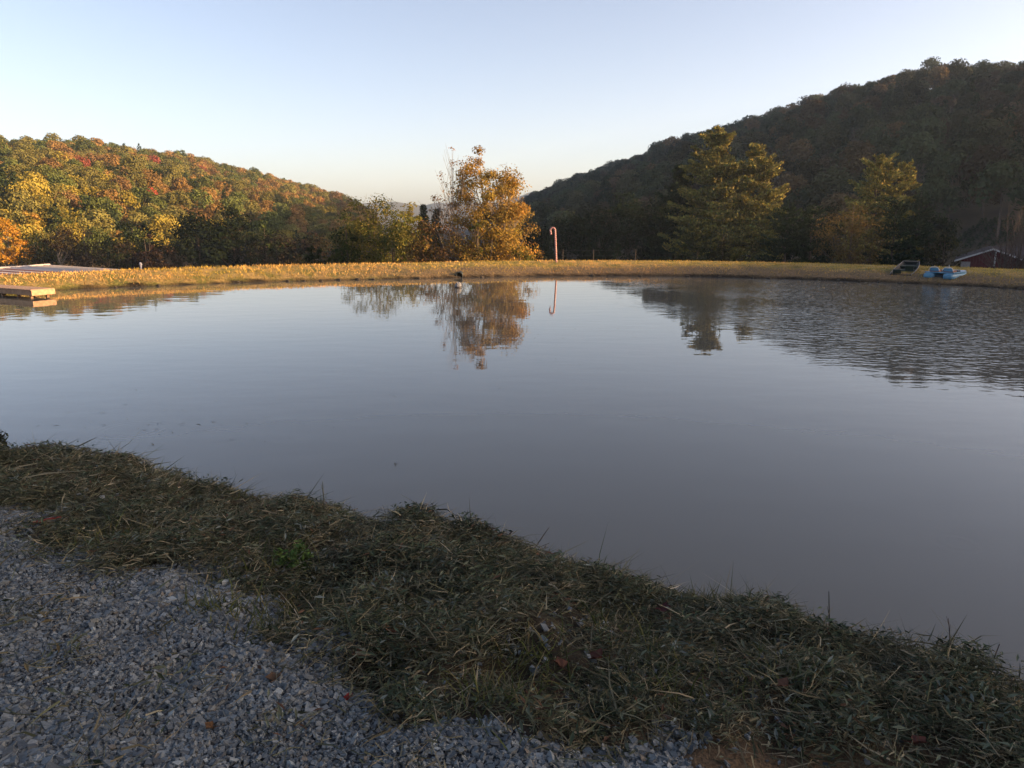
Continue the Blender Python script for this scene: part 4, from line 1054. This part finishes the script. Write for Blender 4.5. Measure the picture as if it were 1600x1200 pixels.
ICO_F = np.array([(0, 11, 5), (0, 5, 1), (0, 1, 7), (0, 7, 10), (0, 10, 11), (1, 5, 9), (5, 11, 4), (11, 10, 2), (10, 7, 6), (7, 1, 8), (3, 9, 4), (3, 4, 2), (3, 2, 6), (3, 6, 8), (3, 8, 9), (4, 9, 5), (2, 4, 11), (6, 2, 10), (8, 6, 7), (9, 8, 1)])
shore_stones()

# ------------------------------------------------------------------ gravel
def in_view(x, y, m=90):
    px, py = project(np.stack([x, y, np.full(len(x), 1.2)], -1)); return (px > -m) & (px < 1600 + m) & (py < 1200 + 2.2 * m)
M_STONE = None
def gravel():
    r = np.random.default_rng(401); n = 620000
    x = r.uniform(-6.2, 2.2, n); y = r.uniform(1.9, 8.2, n)
    k = in_view(x, y); x, y = x[k], y[k]
    gm = gravel_mask(x, y); k = (r.random(len(x)) < gm * 1.0) | (r.random(len(x)) < .02 * (fbm(x * 1.5, y * 1.5, 71, 2) > .52)); x, y = x[k], y[k]
    k = r.random(len(x)) < np.interp(y, [2.5, 5.5], [1, .5]); x, y = x[k], y[k]
    k = sdist(x, y) > 1.3; x, y = x[k], y[k]
    n = len(x)
    s_ = np.clip(np.exp(r.normal(math.log(.0068), .42, n)), .0034, .016) * np.interp(y, [2.5, 5.5], [1, 1.35])
    big = fbm(x * 1.1, y * 1.1, 72, 2); s_ = s_ * np.interp(big, [.3, .7], [.72, 1.25])
    z = zfun(x, y) + s_ * .25 + r.random(n) ** 2 * .012
    CV = np.array([[a_, b_, c_] for c_ in (-1, 1) for b_ in (-1, 1) for a_ in (-1, 1)], float) * .8
    CF = np.array([[0, 2, 3], [0, 3, 1], [4, 5, 7], [4, 7, 6], [0, 1, 5], [0, 5, 4], [2, 6, 7], [2, 7, 3], [0, 4, 6], [0, 6, 2], [1, 3, 7], [1, 7, 5]])
    B0 = np.array([CV * (1 + .38 * r.uniform(-1, 1, (8, 3))) for _ in range(60)])
    V = B0[r.integers(0, 60, n)] * (s_[:, None, None] * np.stack([r.uniform(.9, 1.6, n), r.uniform(.7, 1.15, n), r.uniform(.5, .95, n)], -1)[:, None])
    a = r.uniform(0, 6.28, n); ca, sa = np.cos(a)[:, None], np.sin(a)[:, None]; bt = r.normal(size=n) * .6; cb, sb = np.cos(bt)[:, None], np.sin(bt)[:, None]
    V = np.stack([V[..., 0], V[..., 1] * cb - V[..., 2] * sb, V[..., 1] * sb + V[..., 2] * cb], -1)
    V = np.stack([V[..., 0] * ca - V[..., 1] * sa, V[..., 0] * sa + V[..., 1] * ca, V[..., 2]], -1)
    V[..., 2] += V[..., 0] * r.normal(size=(n, 1)) * .35
    V += np.stack([x, y, z], -1)[:, None]
    F = (np.arange(n)[:, None, None] * 8 + CF).reshape(-1, 3)
    c = np.array([(.23, .24, .26), (.17, .18, .20), (.30, .305, .32), (.12, .125, .14), (.26, .25, .24), (.23, .19, .16), (.42, .42, .42)])[r.choice(7, n, p=[.3, .26, .15, .15, .08, .03, .03])] * r.uniform(.75, 1.2, (n, 1)) * [.60, .66, .65]
    g = G(); g.add(V.reshape(-1, 3), F, 0, np.repeat(c, 12, 0))
    m, nt, out = mat_new('crushed_stone'); b = N(nt, 'ShaderNodeBsdfPrincipled'); b.inputs['Roughness'].default_value = .8; b.inputs['Specular IOR Level'].default_value = .3
    nn = noise(nt, 160, 4); cc = mix(nt, 1.0, attr(nt, 'col').outputs['Color'], ramp(nt, nn.outputs[0], [(.3, (.7, .7, .7)), (.7, (1.15, 1.15, 1.15))]).outputs[0], 'MULTIPLY')
    nt.links.new(cc, b.inputs['Base Color']); nt.links.new(b.outputs[0], out.inputs[0])
    tag(g.build('gravel', m), 'loose grey crushed-stone gravel of the drive', kind='stuff')['category'] = 'gravel'
gravel()

# ------------------------------------------------------------------ cut weeds and grass lying along the shore
def mulch_field(x, y):
    sd = sdist(x, y); gm = gravel_mask(x, y)
    return sd, gm
def clippings():
    r = np.random.default_rng(501); n = 52000
    x = r.uniform(-8, 6.5, n); y = r.uniform(1.3, 10.5, n)
    k = in_view(x, y, 140); x, y = x[k], y[k]; sd, gm = mulch_field(x, y)
    k = (sd > .35) & (sd < 6.5) & (r.random(len(x)) < np.maximum(1 - gm, .03 * (gm > .5))) & (r.random(len(x)) < 1 - .88 * dirt_mask(x, y)); x, y, sd, gm = x[k], y[k], sd[k], gm[k]
    thin = .35 * fbm(x * .9, y * .9, 502, 2) + .65 * fbm(x * 4.2, y * 4.2, 505, 2)                                   # trampled, thinner patches
    k = r.random(len(x)) < np.interp(thin, [.40, .52], [.16, 1]); x, y, sd, gm = x[k], y[k], sd[k], gm[k]
    g = G(); nb = 26; m = len(x); gw = .3 * fbm(x * 1.7, y * 1.7, 503, 2) + .7 * fbm(x * 4.2, y * 4.2, 505, 2)
    pal = np.array([(.058, .064, .038), (.090, .092, .058), (.048, .058, .036), (.18, .155, .105), (.12, .105, .072), (.095, .105, .075), (.27, .24, .17), (.04, .037, .026)])
    ck = r.choice(8, m, p=[.18, .18, .12, .13, .14, .10, .05, .10])
    ang = r.uniform(0, 6.28, m); hgt = .012 + .13 * sstep(.42, .70, gw)
    X = np.repeat(x, nb) + r.normal(size=m * nb) * .085; Y = np.repeat(y, nb) + r.normal(size=m * nb) * .085
    A = np.repeat(ang, nb) + r.normal(size=m * nb) * .9; nn = m * nb
    Z = zfun(X, Y) + np.repeat(hgt, nb) * r.random(nn) ** .8
    pit = np.clip(r.normal(size=nn) * .30 + .10, -.25, 1.3)
    D = np.stack([np.cos(A) * np.cos(pit), np.sin(A) * np.cos(pit), np.sin(pit)], -1)
    L = r.uniform(.05, .15, nn) * r.choice([.7, 1, 2.0], nn, p=[.54, .38, .08]); W_ = r.uniform(.0022, .0055, nn) * np.where(r.random(nn) < .35, 1.8, 1) * np.interp(Y, [3, 8], [1, 1.5])
    c = pal[np.repeat(ck, nb)] * .6 + .4 * pal[r.choice(8, nn, p=[.2, .2, .12, .14, .12, .1, .07, .05])]
    c = c * r.uniform(.7, 1.6, (nn, 1))
    blades(g, np.stack([X, Y, Z], -1), D, L, W_, c, 2, np.stack([r.normal(size=nn) * .35, r.normal(size=nn) * .35, r.normal(size=nn) * .2 - .12], -1), r)
    tag(g.build('cut_grass', M_STRAW), 'mown grass and weed stems heaped along the near shore', kind='stuff')['category'] = 'grass'
    # torn broad leaves, some showing pale undersides
    n = 6500; j = r.integers(0, m, n); g = G(); q = 8
    P = np.repeat(np.stack([x[j], y[j]], -1), q, 0) + r.normal(size=(n * q, 2)) * .055; nn = n * q
    Z = zfun(P[:, 0], P[:, 1]) + np.repeat(hgt[j], q) * r.uniform(.5, 1.25, nn) + .008
    pal = np.array([(.07, .088, .055), (.105, .12, .085), (.15, .17, .15), (.032, .040, .024), (.10, .085, .05), (.09, .055, .038)])
    c = pal[np.repeat(r.choice(6, n, p=[.30, .29, .07, .20, .10, .04]), q)] * r.uniform(.65, 1.3, (nn, 1))
    a = np.repeat(r.uniform(0, 6.28, n), q) + r.normal(size=nn) * .6
    up = np.stack([np.cos(a), np.sin(a), r.normal(size=nn) * .35 + .1], -1)
    kites(g, np.stack([P[:, 0], P[:, 1], Z], -1), np.stack([r.normal(size=nn) * .5, r.normal(size=nn) * .5, np.ones(nn)], -1), r.uniform(.02, .065, nn), .27, 0, c, r, up=up)
    tag(g.build('weed_leaves', M_STRAW), 'torn broad weed leaves mixed into the cut grass', kind='stuff')['category'] = 'leaves'
    # standing grass: on the lip above the water and in tufts at the gravel edge
    g = G(); n = 2300; i = r.integers(0, len(near_lip) - 1, n); t = r.random((n, 1))
    P = near_lip[i] * (1 - t) + near_lip[i + 1] * t + r.normal(size=(n, 2)) * .16; tuft = fbm(P[:, 0] * 2.2, P[:, 1] * 2.2, 504, 2)
    P = P[r.random(n) < np.interp(tuft, [.35, .6], [.25, 1])]
    ge = []
    for px_, py_, s_ in [(150, 850, .16), (230, 862, .16), (200, 835, .14), (330, 955, .08), (350, 890, .10), (440, 985, .14), (470, 960, .16), (455, 885, .10), (760, 1085, .12), (690, 1000, .12), (1040, 1080, .12), (820, 1040, .12), (300, 850, .12), (980, 1010, .14), (1240, 1060, .14), (610, 990, .12)]:
        c0 = on_ground([px_], [py_])[0, :2]; ge.append(c0 + r.normal(size=(110, 2)) * s_)
    P2 = np.concatenate(ge); P = np.concatenate([P, P2]); n = len(P)
    Z = zfun(P[:, 0], P[:, 1]); L = r.uniform(.05, .15, n) * np.where(r.random(n) < .12, 1.7, 1)
    D = np.stack([r.normal(size=n) * .7, r.normal(size=n) * .7, np.ones(n)], -1)
    c = np.array([(.07, .085, .03), (.10, .105, .04), (.14, .12, .06), (.05, .065, .025)])[r.integers(0, 4, n)] * r.uniform(.7, 1.3, (n, 1))
    blades(g, np.stack([P[:, 0], P[:, 1], Z], -1), D, L, r.uniform(.004, .008, n), c, 2, r=r)
    tag(g.build('standing_grass', M_STRAW), 'ragged tufts of standing grass on the shore lip', kind='stuff')['category'] = 'grass'
clippings()

# ------------------------------------------------------------------ small things lying in the foreground
def leaf_thing(px, py, size, col, label, rz, curl=.35, name='fallen_leaf', group=None):
    p = on_ground([px], [py])[0]; n = 9
    ang = np.linspace(-2.4, 2.4, n); rad = np.array([.45, .75, .55, .95, .6, .95, .55, .75, .45]) * size / 2
    rim = np.stack([np.cos(ang) * rad, np.sin(ang) * rad, np.abs(np.sin(ang)) * curl * size * .5 + .004], -1)
    V = np.vstack([[[-.12 * size, 0, 0]], rim]); V2 = V - [0, 0, .0015]; k = len(V)
    F = [[0, i, i + 1] for i in range(1, n)]; F2 = [[k, k + i + 1, k + i] for i in range(1, n)]
    root = thing(name, label, 'leaf', (float(p[0]), float(p[1]), float(p[2]) + (.022 if gravel_mask(p[:1], p[1:2])[0] > .5 else .07)), rz, group)
    G().add(np.vstack([V, V2]), F + F2, 0, col).build('blade', M_STRAW, root)
    G().tube([(-.12 * size, 0, .003), (-.5 * size, .05 * size, .012)], [.0022, .0012], 5, 0, tuple(v * .7 for v in col)).build('stalk', M_STRAW, root)
    root.rotation_euler = (random.uniform(-.4, .4), random.uniform(-.4, .4), rz)
for px_, py_, sz, col, lab in [(545, 1098, .055, (.20, .03, .028), 'red fallen leaf lying on the gravel edge'), (612, 1006, .10, (.16, .07, .04), 'brown oak leaf on cut grass above the gravel tongue'),
        (875, 1062, .11, (.10, .05, .036), 'rusty brown leaf curled on the cut grass, centre'), (935, 1048, .12, (.085, .04, .032), 'reddish brown leaf on the heaped weeds right of centre'),
        (1035, 965, .12, (.08, .035, .034), 'dull red leaf half buried near the dark weed clump'), (1225, 1093, .09, (.12, .065, .045), 'tan leaf on the cut grass at the lower right'),
        (1430, 1185, .10, (.11, .05, .04), 'dark brown leaf at the bottom edge on the right'), (430, 1068, .10, (.11, .07, .045), 'dry tan leaf lying among grey gravel'), (330, 1145, .06, (.10, .06, .035), 'small brown leaf in the gravel'),
        (560, 1045, .09, (.12, .06, .04), 'crumpled brown leaf at the grass and gravel border'), (690, 1002, .08, (.16, .05, .04), 'small russet leaf among weed leaves'), (60, 730, .10, (.16, .08, .05), 'brown leaf near the shore at the left edge')]:
    leaf_thing(px_, py_, sz, col, lab, random.uniform(0, 6.28))
def stick(name, label, a, b, r0, col, cat='stick', lift=.02, zb=None, forks=0, mat=None):
    pa, pb = np.array(a, float), np.array(b, float); root = thing(name, label, cat, tuple(pa)); d = pb - pa
    m_ = mat or plain(name, col, .85, .3, 40); L = np.linalg.norm(d)
    P = curve3(np.zeros(3), d, np.array([0, 0, .05]) * L, 7); G().tube(P, np.linspace(r0, r0 * .45, 7), 6).build('stem', m_, root, True)
    for k in range(forks):
        q = P[3 + k]; e = q + norm(d + np.array([random.uniform(-.4, .4), random.uniform(-.4, .4), .25]) * L) * L * .25
        G().tube(curve3(q, e, np.zeros(3), 4), np.linspace(r0 * .5, r0 * .2, 4), 5).build('side_twig', m_, root, True)
    return root
g0 = lambda px, py, dz=0.: on_ground([px], [py])[0] + [0, 0, dz]
def up_to(px, py, Y): return at_y(px, py, Y)
p = g0(52, 822, .03); q = g0(97, 818, .05); stick('red_stalk', 'red plant stalk lying on gravel near the left edge', p, q, .012, (.18, .03, .03), 'stalk')
p = g0(815, 848, .05); stick('twig', 'thin dark twig poking out over the water at mid shore', p, up_to(858, 824, p[1] + .15), .006, (.05, .04, .03), forks=1)
p = g0(1535, 1030, .03); stick('twig', 'short dark twig poking up at the right end of the shore', p, up_to(1562, 1006, p[1] + .05), .006, (.05, .035, .03), forks=1)
p = g0(507, 800, .0); stick('weed_stalk', 'upright bare weed stalk on the shore lip left of centre', p, up_to(504, 752, p[1]), .006, (.09, .09, .06), 'stalk', forks=2)
p = g0(1298, 985, .0); stick('weed_stalk', 'upright dark weed stalk on the right part of the shore', p, up_to(1295, 924, p[1]), .005, (.04, .04, .03), 'stalk', forks=1)
p = g0(1488, 1035, .0); stick('weed_stalk', 'wispy upright weed stalk near the right frame edge', p, up_to(1482, 966, p[1]), .004, (.07, .055, .05), 'stalk', forks=3)
def clump(px, py, H, Wd, cols, label, name='weed_clump', n=420):
    r = np.random.default_rng(int(px)); p = g0(px, py); root = thing(name, label, 'weed', (float(p[0]), float(p[1]), float(p[2])))
    gs = G(); gl = G()
    for k in range(11):
        a = r.uniform(0, 6.28); e = np.array([math.cos(a) * Wd * .5 * r.random() ** .5, math.sin(a) * Wd * .5 * r.random() ** .5, H * r.uniform(.45, 1.0)])
        P = curve3(np.array([e[0] * .2, e[1] * .2, 0]), e, np.array([0, 0, H * .25]), 6); gs.tube(P, np.linspace(.004, .0015, 6), 5, 0, (.05, .05, .03))
        m = n // 11; t = r.uniform(.15, 1, m); C = np.stack([np.interp(t, np.linspace(0, 1, 6), P[:, i]) for i in range(3)], -1) + r.normal(size=(m, 3)) * .018
        kites(gl, C, r.normal(size=(m, 3)) * .6 + [0, 0, .8], r.uniform(.02, .05, m), .5, 0, shades(cols, m, .35, r), r)
    gs.build('stems', M_STRAW, root, True); gl.build('foliage', M_STRAW, root)
clump(1052, 905, .17, .30, [(.035, .04, .028), (.05, .055, .035), (.025, .03, .02)], 'dark leafy weed clump standing on the shore lip right of centre', n=520)
clump(985, 893, .10, .30, [(.04, .06, .03), (.06, .075, .04)], 'low green weed clump left of the dark leafy clump')
clump(150, 712, .14, .34, [(.05, .065, .03), (.07, .085, .035)], 'green weed clump leaning over the water at far left shore')
clump(2, 706, .30, .16, [(.03, .035, .02), (.045, .05, .025)], 'tall dark weed at the left frame edge by the water')
clump(460, 888, .11, .22, [(.06, .10, .03), (.08, .12, .04)], 'fresh green weed clump beside the gravel')
clump(690, 812, .10, .28, [(.05, .06, .03), (.06, .07, .04)], 'weed clump on the shore lip above the middle of the bank')
def rock(px, py, size, label, col):
    r = np.random.default_rng(int(px * 7)); p = g0(px, py); V = ICO_V; F = ICO_F
    bmv = {}
    Vl = [tuple(v) for v in V]; Fl = [tuple(f) for f in F]
    for _ in range(2):
        cache = {}; nf = []
        def mid(a, b):
            k_ = (min(a, b), max(a, b))
            if k_ not in cache:
                v = norm(np.array(Vl[a]) + np.array(Vl[b])); cache[k_] = len(Vl); Vl.append(tuple(v))
            return cache[k_]
        for a, b, c in Fl:
            ab, bc, ca = mid(a, b), mid(b, c), mid(c, a); nf += [(a, ab, ca), (b, bc, ab), (c, ca, bc), (ab, bc, ca)]
        Fl = nf
    V = np.array(Vl); V = V * (1 + .35 * (fbm(V[:, 0] * 1.6 + px, V[:, 1] * 1.6 + V[:, 2] * 2, 3)[:, None] - .5)) * np.array(size) / 2
    V[:, 2] = np.minimum(V[:, 2], size[2] * .36)
    o = G().add(V, np.array(Fl)).build('rock', plain('rock', col, .85, .35, 25, bump=.6), None, False, (float(p[0]), float(p[1]), float(p[2]) + size[2] * .25))
    o.rotation_euler = (0, .06, random.uniform(-.2, .2)); tag(o, label, 'rock')
rock(80, 696, (.34, .22, .12), 'flat dark rock on the shore lip near the left edge', (.07, .065, .055))
rock(36, 700, (.26, .18, .08), 'low brownish rock left of the flat dark rock', (.11, .07, .055))

# ------------------------------------------------------------------ bits of leaf and stem floating near the shore
def floating():
    r = np.random.default_rng(601); g = G()
    pts = [(r.normal(240, 120), r.normal(655, 22)) for _ in range(70)] + [(r.uniform(520, 1000), r.uniform(490, 620)) for _ in range(45)] + [(r.normal(275, 35), r.normal(663, 6)) for _ in range(22)] + [(615 + r.normal() * 10, 723 + r.normal() * 2) for _ in range(4)] + [(r.normal(900, 40), r.normal(518, 4)) for _ in range(10)]
    P = at_z([p[0] for p in pts], [p[1] for p in pts], .004); n = len(P)
    a = r.uniform(0, 6.28, n); up = np.stack([np.cos(a), np.sin(a), 0 * a], -1); up[:, 2] += r.normal(size=n) * .08
    kites(g, P, np.stack([r.normal(size=n) * .15, r.normal(size=n) * .15, np.ones(n)], -1), r.uniform(.02, .085, n) * r.choice([.6, 1, 1.6], n), .14, 0, shades([(.04, .04, .025), (.07, .06, .04), (.05, .045, .03)], n, .3, r), r, up=up)
    tag(g.build('floating_debris', M_STRAW), 'scattered leaf bits floating on the pond', kind='stuff')['category'] = 'debris'
floating()

# ------------------------------------------------------------------ the air
def haze():
    m, nt, out = mat_new('haze_air'); v = N(nt, 'ShaderNodeVolumePrincipled')
    v.inputs['Color'].default_value = (.62, .80, 1.0, 1); v.inputs['Density'].default_value = .00020; v.inputs['Anisotropy'].default_value = .25
    nt.links.new(v.outputs[0], out.inputs['Volume'])
    o = G().box((0, 0, 86), (7600, 7600, 190)).build('haze', m); tag(o, 'thin pale air filling the valley', kind='stuff')
haze()
